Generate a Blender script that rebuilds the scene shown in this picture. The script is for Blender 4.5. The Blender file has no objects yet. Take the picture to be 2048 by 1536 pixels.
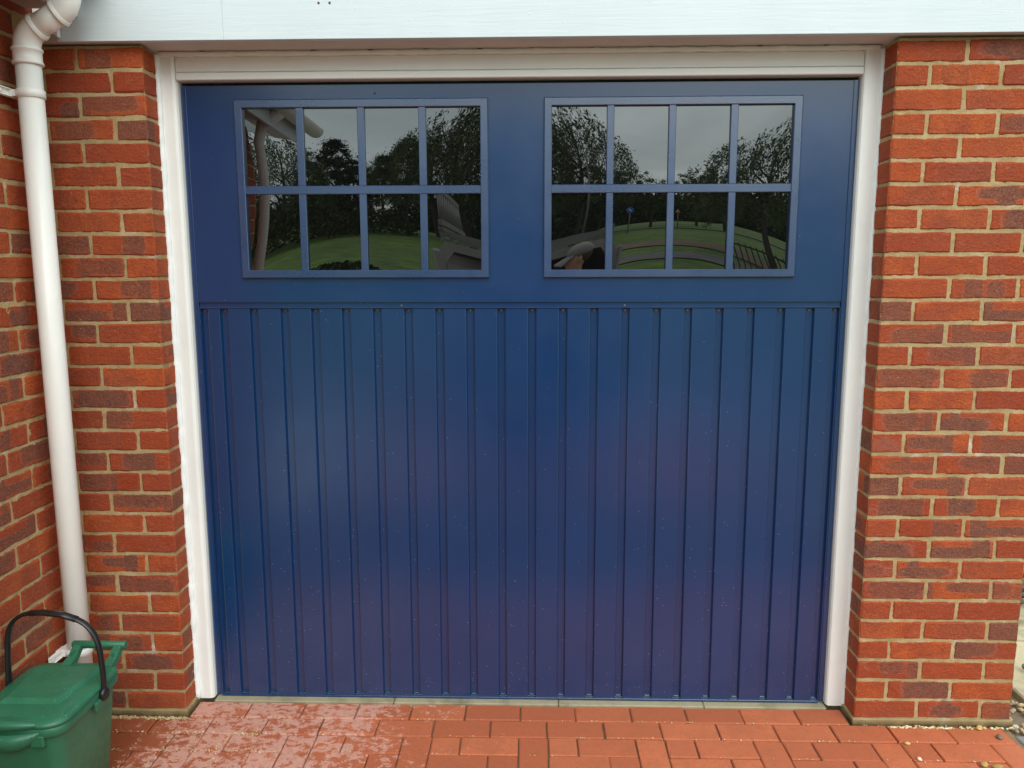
import bpy, bmesh, math, random
from mathutils import Vector, Matrix, noise
rad = math.radians
RND = random.Random(11)
scene = bpy.context.scene
C = scene.collection

# ------------------------------------------------------------------ camera, sky, sun, exposure
PITCH, YAW, ROLL = -0.1472, 0.0272, -0.0025
cam_d = bpy.data.cameras.new('camera'); cam = bpy.data.objects.new('camera', cam_d); C.objects.link(cam)
cam_d.sensor_width = 36.0; cam_d.lens = 1584.4/2048*36.0
cam_d.clip_start = 0.02; cam_d.clip_end = 2000
_r = Vector((math.cos(YAW), math.sin(YAW), 0))
_f = Vector((-math.sin(YAW)*math.cos(PITCH), math.cos(YAW)*math.cos(PITCH), math.sin(PITCH)))
_u = _r.cross(_f)
_r2 = math.cos(ROLL)*_r + math.sin(ROLL)*_u; _u2 = -math.sin(ROLL)*_r + math.cos(ROLL)*_u
m3 = Matrix((_r2, _u2, -_f)).transposed()
cam.matrix_world = Matrix.Translation((0.06, -2.675, 1.6078)) @ m3.to_4x4()
scene.camera = cam

SUN_EL, SUN_AZ = 40, -158        # high, behind the photographer and a little to the right
world = bpy.data.worlds.new('World'); scene.world = world; world.use_nodes = True
wn = world.node_tree.nodes; wl = world.node_tree.links; wn.clear()
wo = wn.new('ShaderNodeOutputWorld'); bg = wn.new('ShaderNodeBackground'); bg.inputs['Strength'].default_value = 0.1
sky = wn.new('ShaderNodeTexSky'); sky.sky_type = 'NISHITA'; sky.sun_disc = False
sky.sun_elevation = rad(SUN_EL); sky.sun_rotation = rad(180-20)
tc = wn.new('ShaderNodeTexCoord'); mp = wn.new('ShaderNodeMapping'); mp.inputs['Scale'].default_value = (1.6, 1.6, 5.0)
cl = wn.new('ShaderNodeTexNoise'); cl.inputs['Scale'].default_value = 1.7; cl.inputs['Detail'].default_value = 5; cl.inputs['Roughness'].default_value = .52
cl.inputs['Distortion'].default_value = .4
cr = wn.new('ShaderNodeValToRGB'); cr.color_ramp.elements[0].position = .33; cr.color_ramp.elements[1].position = .68
cr.color_ramp.elements[0].color = (5.0, 5.95, 5.9, 1); cr.color_ramp.elements[1].color = (9.9, 11.2, 10.9, 1)
mx = wn.new('ShaderNodeMix'); mx.data_type = 'RGBA'; mx.inputs[0].default_value = .86
wl.new(tc.outputs['Generated'], mp.inputs['Vector']); wl.new(mp.outputs[0], cl.inputs['Vector']); wl.new(cl.outputs['Fac'], cr.inputs[0])
wl.new(sky.outputs[0], mx.inputs[6]); wl.new(cr.outputs[0], mx.inputs[7])
# overcast: the cloud layer is brighter overhead than at the horizon
sxy = wn.new('ShaderNodeSeparateXYZ'); wl.new(tc.outputs['Generated'], sxy.inputs[0])
zf = wn.new('ShaderNodeMath'); zf.operation = 'MULTIPLY_ADD'; zf.use_clamp = False; zf.inputs[1].default_value = .75; zf.inputs[2].default_value = .80
zc = wn.new('ShaderNodeMath'); zc.operation = 'MAXIMUM'; zc.inputs[1].default_value = 0; wl.new(sxy.outputs[2], zc.inputs[0]); wl.new(zc.outputs[0], zf.inputs[0])
vm = wn.new('ShaderNodeVectorMath'); vm.operation = 'SCALE'; wl.new(mx.outputs[2], vm.inputs[0]); wl.new(zf.outputs[0], vm.inputs['Scale'])
wl.new(vm.outputs[0], bg.inputs['Color'])
wl.new(bg.outputs[0], wo.inputs['Surface'])

sun_d = bpy.data.lights.new('sun', 'SUN'); sun_d.energy = 0.85; sun_d.angle = rad(40); sun_d.color = (1, .97, .92)
sun = bpy.data.objects.new('sun', sun_d); C.objects.link(sun)
_e, _a = rad(SUN_EL), rad(20)
sdir = Vector((math.sin(_a)*math.cos(_e), -math.cos(_a)*math.cos(_e), math.sin(_e)))
sun.rotation_euler = sdir.to_track_quat('Z', 'Y').to_euler(); sun.location = (3, -8, 9)

vs = scene.view_settings; vs.view_transform = 'Standard'; vs.look = 'None'; vs.gamma = 1; vs.use_curve_mapping = False
vs.exposure = 0.92

# ------------------------------------------------------------------ helpers: objects
def prop(o, label=None, cat=None, group=None, kind=None):
    if label: o['label'] = label
    if cat: o['category'] = cat
    if group: o['group'] = group
    if kind: o['kind'] = kind
    return o
def empty(name, loc, label, cat, group=None, rz=0):
    o = bpy.data.objects.new(name, None); C.objects.link(o); o.location = loc; o.rotation_euler = (0, 0, rz)
    o.empty_display_size = .1
    return prop(o, label, cat, group)
def link(name, me, parent=None, loc=(0, 0, 0), rot=None):
    o = bpy.data.objects.new(name, me); C.objects.link(o); o.location = loc
    if rot: o.rotation_euler = rot
    if parent: o.parent = parent
    return o

class MB:
    """collects simple shapes into one mesh"""
    def __init__(s): s.v = []; s.f = []; s.mi = []; s.sm = []
    def add(s, v, f, mi=0, smooth=False):
        b = len(s.v); s.v += [tuple(p) for p in v]
        for q in f: s.f.append([i+b for i in q]); s.mi.append(mi); s.sm.append(smooth)
    def box(s, lo, hi, b=0.0, mi=0, M=None):
        v, f = bevel_box(lo, hi, b)
        if M: v = [M @ Vector(p) for p in v]
        s.add(v, f, mi)
    def tube(s, path, r, n=12, mi=0, cap=True, flat=None):
        """round tube (radius list or value) along points; flat=(rx,ry) gives an oval"""
        P = [Vector(p) for p in path]; R = r if isinstance(r, (list, tuple)) else [r]*len(P)
        t0 = (P[1]-P[0]).normalized(); a = t0.orthogonal().normalized()
        if flat: a = Vector(flat[2]); a = (a - t0*a.dot(t0)).normalized()
        vs_, fs = [], []
        for i, p in enumerate(P):
            t = (P[min(i+1, len(P)-1)]-P[max(i-1, 0)]).normalized()
            a = (a - t*a.dot(t)).normalized(); c = t.cross(a)
            for k in range(n):
                w = 2*math.pi*k/n
                ra, rc = (R[i]*flat[0], R[i]*flat[1]) if flat else (R[i], R[i])
                vs_.append(p + a*math.cos(w)*ra + c*math.sin(w)*rc)
        for i in range(len(P)-1):
            for k in range(n):
                k2 = (k+1) % n; fs.append((i*n+k, i*n+k2, (i+1)*n+k2, (i+1)*n+k))
        s.add(vs_, fs, mi, True)
        if cap:
            b = len(s.v)-len(vs_)
            s.f.append([b+k for k in range(n)][::-1]); s.mi.append(mi); s.sm.append(False)
            s.f.append([b+(len(P)-1)*n+k for k in range(n)]); s.mi.append(mi); s.sm.append(False)
    def ball(s, c, r, n=8, m=6, mi=0, sc=(1, 1, 1), M=None):
        vs_, fs = [], []
        for i in range(m+1):
            th = math.pi*i/m
            for k in range(n):
                w = 2*math.pi*k/n
                p = Vector((math.sin(th)*math.cos(w)*r*sc[0], math.sin(th)*math.sin(w)*r*sc[1], math.cos(th)*r*sc[2]))
                if M: p = M @ p
                vs_.append(Vector(c)+p)
        for i in range(m):
            for k in range(n):
                k2 = (k+1) % n; fs.append((i*n+k, (i+1)*n+k, (i+1)*n+k2, i*n+k2))
        s.add(vs_, fs, mi, True)
    def prism(s, prof, d0, d1, axis='y', mi=0):
        n = len(prof)
        def P(p, d): return {'y': (p[0], d, p[1]), 'x': (d, p[0], p[1]), 'z': (p[0], p[1], d)}[axis]
        v = [P(p, d0) for p in prof]+[P(p, d1) for p in prof]
        f = [list(range(n)), list(range(2*n-1, n-1, -1))]+[[i, i+n, (i+1) % n+n, (i+1) % n] for i in range(n)]
        s.add(v, f, mi)
    def mesh(s, name, mats):
        me = bpy.data.meshes.new(name); me.from_pydata(s.v, [], s.f)
        for m in (mats if isinstance(mats, (list, tuple)) else [mats]): me.materials.append(m)
        me.polygons.foreach_set('material_index', s.mi); me.polygons.foreach_set('use_smooth', s.sm)
        bm = bmesh.new(); bm.from_mesh(me); bmesh.ops.recalc_face_normals(bm, faces=bm.faces); bm.to_mesh(me); bm.free()
        me.update(); return me
    def obj(s, name, mats, parent=None, loc=(0, 0, 0), rot=None): return link(name, s.mesh(name, mats), parent, loc, rot)

def bevel_box(lo, hi, b=0.0):
    x0, y0, z0 = lo; x1, y1, z1 = hi
    if b <= 0:
        v = [(x, y, z) for x in (x0, x1) for y in (y0, y1) for z in (z0, z1)]
        return v, [(0, 1, 3, 2), (4, 6, 7, 5), (0, 4, 5, 1), (2, 3, 7, 6), (0, 2, 6, 4), (1, 5, 7, 3)]
    c = Vector(((x0+x1)/2, (y0+y1)/2, (z0+z1)/2)); h = ((x1-x0)/2, (y1-y0)/2, (z1-z0)/2)
    v = []; idx = {}
    for sx in (-1, 1):
        for sy in (-1, 1):
            for sz in (-1, 1):
                for a in range(3):
                    d = [h[0]-b, h[1]-b, h[2]-b]; d[a] += b
                    idx[(sx, sy, sz, a)] = len(v); v.append((c.x+sx*d[0], c.y+sy*d[1], c.z+sz*d[2]))
    f = []
    for a in range(3):
        o = [k for k in range(3) if k != a]
        for s_ in (-1, 1):
            q = []
            for p, r in ((-1, -1), (1, -1), (1, 1), (-1, 1)):
                k = [0, 0, 0]; k[a] = s_; k[o[0]] = p; k[o[1]] = r; q.append(idx[(*k, a)])
            f.append(q)
    for a in range(3):
        o = [k for k in range(3) if k != a]
        for p in (-1, 1):
            for r in (-1, 1):
                k0 = [0, 0, 0]; k0[o[0]] = p; k0[o[1]] = r; k0[a] = -1; k1 = list(k0); k1[a] = 1
                f.append([idx[(*k0, o[0])], idx[(*k1, o[0])], idx[(*k1, o[1])], idx[(*k0, o[1])]])
    for sx in (-1, 1):
        for sy in (-1, 1):
            for sz in (-1, 1): f.append([idx[(sx, sy, sz, a)] for a in range(3)])
    return v, f
def box(name, lo, hi, mat, parent=None, b=0.0):
    m = MB(); m.box(lo, hi, b); return m.obj(name, mat, parent)

# ------------------------------------------------------------------ helpers: materials
class Mat:
    def __init__(s, name):
        s.m = bpy.data.materials.new(name); s.m.use_nodes = True; s.t = s.m.node_tree; s.N = s.t.nodes; s.L = s.t.links
        s.p = s.N['Principled BSDF']
    def n(s, typ, **kw):
        q = s.N.new('ShaderNode'+typ)
        for k, v in kw.items():
            if k in q.inputs.keys() if isinstance(k, str) else False: q.inputs[k].default_value = v
            else: setattr(q, k, v)
        return q
    def put(s, val, sock):
        if hasattr(val, 'links'): s.L.new(val, sock)
        elif isinstance(val, (tuple, list)) and sock.type == 'RGBA' and len(val) == 3: sock.default_value = (*val, 1)
        else: sock.default_value = val
    def noise(s, vec, scale, detail=3, rough=.5, dist=0, dim='3D'):
        q = s.N.new('ShaderNodeTexNoise'); q.inputs['Scale'].default_value = scale; q.inputs['Detail'].default_value = detail
        q.inputs['Roughness'].default_value = rough; q.inputs['Distortion'].default_value = dist
        if vec is not None: s.L.new(vec, q.inputs['Vector'])
        return q.outputs['Fac']
    def ramp(s, fac, stops, interp='LINEAR'):
        q = s.N.new('ShaderNodeValToRGB'); e = q.color_ramp.elements; q.color_ramp.interpolation = interp
        while len(e) < len(stops): e.new(.5)
        for i, (p, c) in enumerate(stops):
            e[i].position = p; c = (c, c, c) if isinstance(c, (int, float)) else c; e[i].color = (*c, 1)
        s.L.new(fac, q.inputs[0]); return q.outputs[0]
    def mix(s, fac, a, b, mode='MIX'):
        q = s.N.new('ShaderNodeMix'); q.data_type = 'RGBA'; q.blend_type = mode; q.clamp_factor = True
        s.put(fac, q.inputs[0]); s.put(a, q.inputs[6]); s.put(b, q.inputs[7]); return q.outputs[2]
    def math(s, op, a, b=None, c=None, clamp=False):
        q = s.N.new('ShaderNodeMath'); q.operation = op; q.use_clamp = clamp
        s.put(a, q.inputs[0])
        if b is not None: s.put(b, q.inputs[1])
        if c is not None: s.put(c, q.inputs[2])
        return q.outputs[0]
    def vmap(s, vec, scale=(1, 1, 1), loc=None):
        q = s.N.new('ShaderNodeMapping'); q.inputs['Scale'].default_value = scale; s.L.new(vec, q.inputs['Vector'])
        if loc is not None: s.put(loc, q.inputs['Location'])
        return q.outputs[0]
    def obj(s): return s.N.new('ShaderNodeTexCoord').outputs['Object']
    def pos(s): return s.N.new('ShaderNodeNewGeometry').outputs['Position']
    def sep(s, v):
        q = s.N.new('ShaderNodeSeparateXYZ'); s.L.new(v, q.inputs[0]); return q.outputs
    def bump(s, h, strength=.3, dist=.002, normal=None):
        q = s.N.new('ShaderNodeBump'); q.inputs['Strength'].default_value = strength; q.inputs['Distance'].default_value = dist
        s.L.new(h, q.inputs['Height'])
        if normal is not None: s.L.new(normal, q.inputs['Normal'])
        s.L.new(q.outputs[0], s.p.inputs['Normal']); return q.outputs[0]
    def col(s, c): s.put(c, s.p.inputs['Base Color'])
    def rough(s, r): s.put(r, s.p.inputs['Roughness'])
def simple(name, col, rough=.5, metal=0, var=.0, scale=8, bump=0, bscale=200):
    M = Mat(name); M.rough(rough); M.p.inputs['Metallic'].default_value = metal
    if var:
        n = M.noise(M.obj(), scale, 4, .6)
        M.col(M.ramp(n, [(.3, tuple(c*(1-var) for c in col)), (.7, tuple(min(1, c*(1+var)) for c in col))]))
    else: M.col(col)
    if bump: M.bump(M.noise(M.obj(), bscale, 3, .6), bump, .002)
    return M.m

def brick_mat(name, island=False):
    M = Mat(name)
    if island:
        g = M.N.new('ShaderNodeNewGeometry'); rnd = g.outputs['Random Per Island']; base = g.outputs['Position']
        flash = M.math('MULTIPLY', rnd, .9); tone = M.math('FRACT', M.math('MULTIPLY', rnd, 7.3))
        ax = M.sep(base)
        cv = M.N.new('ShaderNodeCombineXYZ'); M.L.new(ax[1], cv.inputs[0]); M.L.new(ax[0], cv.inputs[1]); M.L.new(ax[2], cv.inputs[2]); vec = cv.outputs[0]
    else:
        oi = M.N.new('ShaderNodeObjectInfo'); rnd = oi.outputs['Random']; vec = M.obj()
        q = M.N.new('ShaderNodeSeparateColor'); M.L.new(oi.outputs['Color'], q.inputs[0]); flash = q.outputs[0]; tone = q.outputs[1]
    off = M.N.new('ShaderNodeCombineXYZ')
    for i, k in enumerate((37., 91., 53.)): M.L.new(M.math('MULTIPLY', rnd, k), off.inputs[i])
    vo = M.N.new('ShaderNodeVectorMath'); vo.operation = 'ADD'; M.L.new(vec, vo.inputs[0]); M.L.new(off.outputs[0], vo.inputs[1]); v = vo.outputs[0]
    big = M.noise(v, 11, 3, .55)
    red = M.mix(tone, (.35, .054, .018), (.56, .118, .030))
    red = M.mix(M.ramp(big, [(.35, 0), (.7, 1)]), red, (.36, .070, .030))
    # flashed areas: one oval patch and one upright band per brick, soft edged with a pale rim
    warp = M.math('SUBTRACT', M.noise(v, 24, 3, .6), .5)
    sx = M.sep(vec)
    if island: al = M.math('MULTIPLY', M.math('SUBTRACT', M.math('FRACT', M.math('MULTIPLY', sx[0], 4.444)), .5), .225); hz_ = M.math('MULTIPLY', M.math('SUBTRACT', M.math('FRACT', M.math('MULTIPLY', sx[2], 13.333)), .433), .075)
    else:
        al = M.math('ADD', M.math('MULTIPLY', sx[0], M.math('SUBTRACT', 1.0, q.outputs[2])), M.math('MULTIPLY', sx[1], q.outputs[2])); hz_ = sx[2]
    fr = lambda k: M.math('FRACT', M.math('MULTIPLY', rnd, k))
    r1, r2, r3, r4 = fr(13.7), fr(57.1), fr(101.3), fr(211.9)
    lin_ = lambda r, a, b: M.math('MULTIPLY_ADD', r, b-a, a)
    def sup(cx, hx, cz, hz, p=4.0):
        a = M.math('POWER', M.math('DIVIDE', M.math('ABSOLUTE', M.math('SUBTRACT', al, cx)), hx), p)
        b = M.math('POWER', M.math('DIVIDE', M.math('ABSOLUTE', M.math('SUBTRACT', hz_, cz)), hz), p)
        return M.math('SUBTRACT', 1.0, M.math('POWER', M.math('ADD', a, b), 1.0/p))
    d1 = sup(lin_(r1, -.05, .05), lin_(r2, .028, .105), lin_(r3, -.014, .012), lin_(r4, .016, .036))
    d2 = sup(lin_(r3, -.105, .105), lin_(r1, .012, .034), 0.0, .12)
    d = M.math('ADD', M.math('MAXIMUM', d1, d2), M.math('MULTIPLY', warp, .62))
    core = M.math('MULTIPLY', M.math('MULTIPLY_ADD', d, 4.6, .35), M.math('MULTIPLY_ADD', M.noise(v, 14, 2, .5), 1.1, .40), clamp=True)
    mask = M.math('MULTIPLY', M.math('MINIMUM', core, 1.0, clamp=True), M.math('MULTIPLY_ADD', flash, 1.15, -.10, clamp=True))
    rim = M.math('SUBTRACT', 1.0, M.math('MULTIPLY', M.math('ABSOLUTE', M.math('ADD', d, .06)), 9), clamp=True)
    grain = M.noise(v, 170, 4, .7)
    dark = M.mix(M.ramp(grain, [(.35, 0), (.65, 1)]), (.070, .042, .034), (.20, .112, .082))
    dark = M.mix(M.ramp(M.noise(v, 26, 3, .6), [(.35, 0), (.68, .7)]), dark, (.26, .095, .055))
    c = M.mix(M.math('MULTIPLY', mask, .85), red, dark)
    c = M.mix(M.math('MULTIPLY', rim, M.math('MULTIPLY', flash, .45)), c, (.38, .17, .13))
    c = M.mix(M.ramp(grain, [(.3, .6), (.62, 0)]), c, (.16, .034, .018))
    # sandy bloom, scratches and lime specks
    bl = M.noise(M.vmap(v, (14, 14, 30)), 2.0, 5, .75, 1.2)
    c = M.mix(M.ramp(bl, [(.58, 0), (.80, .42)]), c, (.56, .33, .22))
    sp = M.N.new('ShaderNodeTexVoronoi'); sp.inputs['Scale'].default_value = 58; M.L.new(v, sp.inputs['Vector'])
    spm = M.math('MULTIPLY', M.math('LESS_THAN', sp.outputs['Distance'], .07), M.math('GREATER_THAN', M.noise(v, 21, 1), .54))
    c = M.mix(M.math('MULTIPLY', spm, .65), c, (.62, .5, .38))
    M.col(c); M.rough(.86); M.p.inputs['Specular IOR Level'].default_value = .25
    h = M.math('ADD', M.math('MULTIPLY', grain, .6), M.math('MULTIPLY', M.noise(M.vmap(v, (26, 26, 36)), 1.6, 5, .72, 1.2), 1.4))
    M.bump(h, 1.0, .0045)
    return M.m
BRICK = brick_mat('brick_clay'); BRICK_FAR = brick_mat('brick_clay_far', True)

def mortar_mat():
    M = Mat('mortar'); v = M.pos(); z = M.sep(v)[2]
    n = M.noise(v, 9, 4, .6); g = M.noise(v, 420, 3, .7)
    c = M.ramp(n, [(.3, (.39, .275, .13)), (.55, (.51, .375, .19)), (.75, (.60, .475, .28))])
    c = M.mix(M.ramp(g, [(.35, .45), (.6, 0)]), c, (.22, .15, .085))
    c = M.mix(M.ramp(M.noise(v, 5.5, 5, .7, .5), [(.60, 0), (.72, .75)]), c, (.70, .66, .60))
    moss = M.math('MULTIPLY', M.math('SUBTRACT', 1.0, M.math('MULTIPLY', M.math('ADD', z, .022), 34), clamp=True), M.ramp(M.noise(v, 14, 4, .6), [(.3, .55), (.6, 1)]))
    c = M.mix(moss, c, (.075, .054, .026))
    M.col(c); M.rough(.95); M.p.inputs['Specular IOR Level'].default_value = .15
    M.bump(M.math('ADD', g, M.math('MULTIPLY', M.noise(v, 120, 3, .6), 1.2)), .7, .003)
    return M.m
MORTAR = mortar_mat()

def paver_mat(name, island=False):
    M = Mat(name); v = M.pos()
    if island: rnd = M.N.new('ShaderNodeNewGeometry').outputs['Random Per Island']
    else: rnd = M.N.new('ShaderNodeObjectInfo').outputs['Random']
    x, y, z = M.sep(v)
    base = M.mix(rnd, (.44, .105, .044), (.62, .168, .072))
    base = M.mix(M.ramp(M.noise(v, 13, 4, .6), [(.35, 0), (.7, .5)]), base, (.40, .120, .050))
    wet = M.math('MULTIPLY', M.math('MULTIPLY', M.math('SUBTRACT', -1.0, x), 4, clamp=True), M.ramp(M.noise(v, 6, 3), [(.35, .4), (.6, 1)]))
    base = M.mix(M.math('MULTIPLY', wet, .8), base, (.25, .062, .020))
    # pale drying bloom, strongest left of the middle of the door
    zone = M.math('MULTIPLY', M.math('SUBTRACT', .25, x), 1.1, clamp=True)
    zone = M.math('MULTIPLY', zone, M.math('MULTIPLY', M.math('ADD', x, 1.55), 3.2, clamp=True))
    pn = M.noise(M.vmap(v, (1, 1.25, 1)), 30, 6, .74, .35)
    wide = M.noise(v, 4.2, 2, .5)
    lim = M.math('ADD', M.math('SUBTRACT', .80, M.math('MULTIPLY', zone, .36)), M.math('MULTIPLY', M.math('SUBTRACT', .5, wide), .35))
    bloom = M.math('MULTIPLY', M.math('SUBTRACT', pn, lim), 16, clamp=True)
    c = M.mix(M.math('MULTIPLY', bloom, .88), base, (.72, .385, .305))
    g = M.noise(v, 330, 3, .7)
    c = M.mix(M.ramp(g, [(.3, .55), (.62, 0)]), c, (.22, .055, .025))
    c = M.mix(M.ramp(M.noise(v, 42, 5, .7), [(.52, 0), (.72, .45)]), c, (.30, .085, .045))
    c = M.mix(M.ramp(M.noise(v, 75, 5, .75), [(.66, 0), (.78, .55)]), c, (.60, .36, .22))
    if island: # unseen blocks painted darker, ragged edged, to dim their reflection in the door
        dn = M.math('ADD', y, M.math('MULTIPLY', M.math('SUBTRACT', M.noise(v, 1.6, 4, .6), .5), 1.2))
        dim_band = M.math('MULTIPLY', M.math('MULTIPLY', M.math('SUBTRACT', -.75, dn), 2.0, clamp=True), M.math('MULTIPLY', M.math('ADD', dn, 2.9), 1.5, clamp=True))
        c = M.mix(M.math('MULTIPLY', dim_band, .9), c, (.075, .030, .020))
    M.col(c); M.rough(M.mix(wet, (.75, .75, .75), (.60, .60, .60))); M.p.inputs['Specular IOR Level'].default_value = .35
    M.bump(M.math('ADD', g, M.math('MULTIPLY', M.noise(v, 60, 4, .6), 1.5)), .5, .003)
    return M.m
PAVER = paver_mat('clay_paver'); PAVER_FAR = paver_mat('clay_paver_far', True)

def white_wood():
    M = Mat('white_painted_wood'); v = M.obj()
    gr = M.noise(M.vmap(v, (1.6, 30, 34)), 2.2, 5, .62, .9)
    fine = M.noise(M.vmap(v, (6, 60, 150)), 1.5, 4, .7)
    bl = M.noise(v, 60, 2, .5)
    c = M.mix(M.ramp(M.noise(v, 2.2, 4, .6), [(.35, 0), (.7, 1)]), (.60, .67, .695), (.655, .715, .735))
    c = M.mix(M.ramp(gr, [(.66, 0), (.78, .15)]), c, (.60, .62, .62))
    M.col(c); M.rough(.48)
    h = M.math('ADD', M.math('MULTIPLY', gr, 1.3), M.math('ADD', M.math('MULTIPLY', fine, .4), M.ramp(bl, [(.70, 0), (.78, .8)])))
    M.bump(h, .20, .003); return M.m
WOOD = white_wood()
def upvc(name, col=(.80, .79, .77), r=.32):
    M = Mat(name); v = M.pos()
    c = M.mix(M.ramp(M.noise(v, 3.5, 5, .65), [(.4, 0), (.75, .6)]), col, tuple(k*.86 for k in col))
    M.col(c); M.rough(r); M.bump(M.noise(v, 18, 2), .05, .004); return M.m
FRAME = upvc('white_frame', (.86, .865, .835)); PIPE = upvc('white_pipe_plastic', (.88, .86, .81), .3)
def sealant():
    M = Mat('white_sealant'); v = M.pos(); M.col((.84, .87, .86)); M.rough(.45)
    M.bump(M.noise(v, 60, 3), .35, .004); return M.m
SEAL = sealant()
def door_mat(name, bscale, bstr, rough, specks=True, coat=.0):
    M = Mat(name); v = M.pos(); z = M.sep(v)[2]
    n = M.noise(v, 2.3, 4, .6)
    c = M.mix(M.ramp(n, [(.3, 0), (.7, 1)]), (.0016, .029, .108), (.0022, .035, .124))
    if specks:
        vo = M.N.new('ShaderNodeTexVoronoi'); vo.inputs['Scale'].default_value = 62; M.L.new(v, vo.inputs['Vector'])
        dot = M.math('LESS_THAN', vo.outputs['Distance'], .085)
        few = M.math('GREATER_THAN', M.math('ADD', M.sep(vo.outputs['Color'])[0] if False else M.noise(v, 37, 1), M.math('MULTIPLY', M.math('SUBTRACT', .9, z), .09)), .60)
        c = M.mix(M.math('MULTIPLY', M.math('MULTIPLY', dot, few), .55), c, (.35, .38, .45))
        dust = M.math('MULTIPLY', M.ramp(M.noise(v, 260, 2, .7), [(.55, 0), (.75, 1)]), M.math('MULTIPLY', M.math('SUBTRACT', .35, z), .35, clamp=True))
        c = M.mix(dust, c, (.25, .22, .2))
    M.col(c); M.rough(M.ramp(M.noise(v, 5, 5, .7), [(.35, rough*.88), (.7, rough*1.15)])); M.p.inputs['IOR'].default_value = 1.82 if specks else 2.15
    h = M.noise(v, bscale, 2, .5)
    M.bump(h, bstr, .0006); return M.m
DOOR = door_mat('blue_door_paint', 700, .13, .23)
DOORTRIM = door_mat('blue_grained_trim', 260, .42, .30, False)
DARK = simple('dark_gap', (.006, .007, .012), .6)
def glass():
    M = Mat('dark_window_glass'); M.col((.004, .004, .004)); M.rough(.0); M.p.inputs['IOR'].default_value = 2.35
    M.bump(M.noise(M.pos(), 3.5, 1), .02, .01); return M.m
GLASS = glass()
STEEL = simple('screw_steel', (.22, .23, .25), .4, 1)
def concrete(name, col):
    M = Mat(name); v = M.pos(); n = M.noise(v, 8, 5, .65)
    c = M.ramp(n, [(.3, tuple(k*.6 for k in col)), (.5, col), (.75, tuple(k*1.2 for k in col))])
    c = M.mix(M.ramp(M.noise(v, 3.7, 4, .6), [(.58, 0), (.68, .7)]), c, (.12, .10, .05))
    M.col(c); M.rough(.9); M.bump(M.noise(v, 150, 4, .7), .5, .003); return M.m
THRESH = concrete('threshold_concrete', (.33, .28, .18)); SLAB = concrete('path_concrete', (.42, .35, .22))

# ------------------------------------------------------------------ layout numbers (metres; pier faces at y = 0)
HW = 1.2148                      # half the opening between the piers
LWX = -HW-.3464                  # face of the left wall
ROWS = 31
GZ = -.026                        # top of the pavers
def rz0(n): return (ROWS-n)*.075
def brick_mesh(sx, sy, sz, seed, cuts):
    R = random.Random(seed); bm = bmesh.new(); bmesh.ops.create_cube(bm, size=1)
    for v in bm.verts: v.co = Vector((v.co.x*sx, v.co.y*sy, v.co.z*sz))
    ax = 0 if sx >= sy else 1
    es = [e for e in bm.edges if abs((e.verts[0].co-e.verts[1].co)[ax]) > 1e-5]
    if cuts: bmesh.ops.subdivide_edges(bm, edges=es, cuts=cuts, use_grid_fill=True)
    sh = [e for e in bm.edges if len(e.link_faces) == 2 and e.calc_face_angle(0) > .5]
    bmesh.ops.bevel(bm, geom=sh, offset=.0042, segments=1, affect='EDGES')
    for v in bm.verts: v.co += Vector((R.uniform(-1, 1)*.0019, R.uniform(-1, 1)*.0010, R.uniform(-1, 1)*.0023))
    bmesh.ops.recalc_face_normals(bm, faces=bm.faces)
    me = bpy.data.meshes.new('brick'); bm.to_mesh(me); bm.free(); me.materials.append(BRICK); return me
_bm = {}
def brick_variant(sx, sy, k):
    key = (round(sx, 4), round(sy, 4), k % 5)
    if key not in _bm: _bm[key] = brick_mesh(sx, sy, .065, hash(key) & 0xffff, 3 if max(sx, sy) > .15 else 1)
    return _bm[key]
_bc = [0]
def put_brick(parent, x0, x1, y0, y1, n, flash):
    _bc[0] += 1; k = _bc[0]
    me = brick_variant(abs(x1-x0), abs(y1-y0), RND.randrange(5))
    o = link('brick', me, parent, ((x0+x1)/2+RND.uniform(-.0008, .0008), (y0+y1)/2+RND.uniform(-.0009, .0009), rz0(n)+.0325+RND.uniform(-.0012, .0012)),
             (RND.uniform(-.004, .004), RND.uniform(-.006, .006), RND.choice((0, math.pi))+RND.uniform(-.004, .004)))
    o.color = (flash, RND.random(), 1.0 if abs(y1-y0) > abs(x1-x0) else 0.0, 1); return o
def flash_for(n, side):
    # plain red bricks at the top, flashed ones mixed in below
    if side == 'R': p = .10 if n < 10 else (.78 if n < 22 else .66)
    elif side == 'L': p = .22 if n < 9 else (.62 if n < 21 else .52)
    else: p = .28 if n < 8 else .62
    return RND.uniform(.72, 1.0) if RND.random() < p else RND.uniform(.0, .34)

def mortar_sheet(mb, f, us, ws, out):
    """grid of points f(u,w) pushed along `out` by noise; us/ws are coordinate lists"""
    b = len(mb.v); nu = len(us)
    for w in ws:
        for u in us:
            p = Vector(f(u, w))
            d = noise.noise(p*42)*.0021 + noise.noise(p*110)*.0019 + noise.noise(p*9)*.0012 - .0034
            if p.z < .0: d += .009*min(1, -p.z/.012)
            mb.v.append(tuple(p+Vector(out)*d))
    for j in range(len(ws)-1):
        for i in range(nu-1):
            mb.f.append([b+j*nu+i, b+j*nu+i+1, b+(j+1)*nu+i+1, b+(j+1)*nu+i]); mb.mi.append(0); mb.sm.append(True)
def lin(a, b, st): 
    n = max(1, int(round(abs(b-a)/st))); return [a+(b-a)*i/n for i in range(n+1)]

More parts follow.
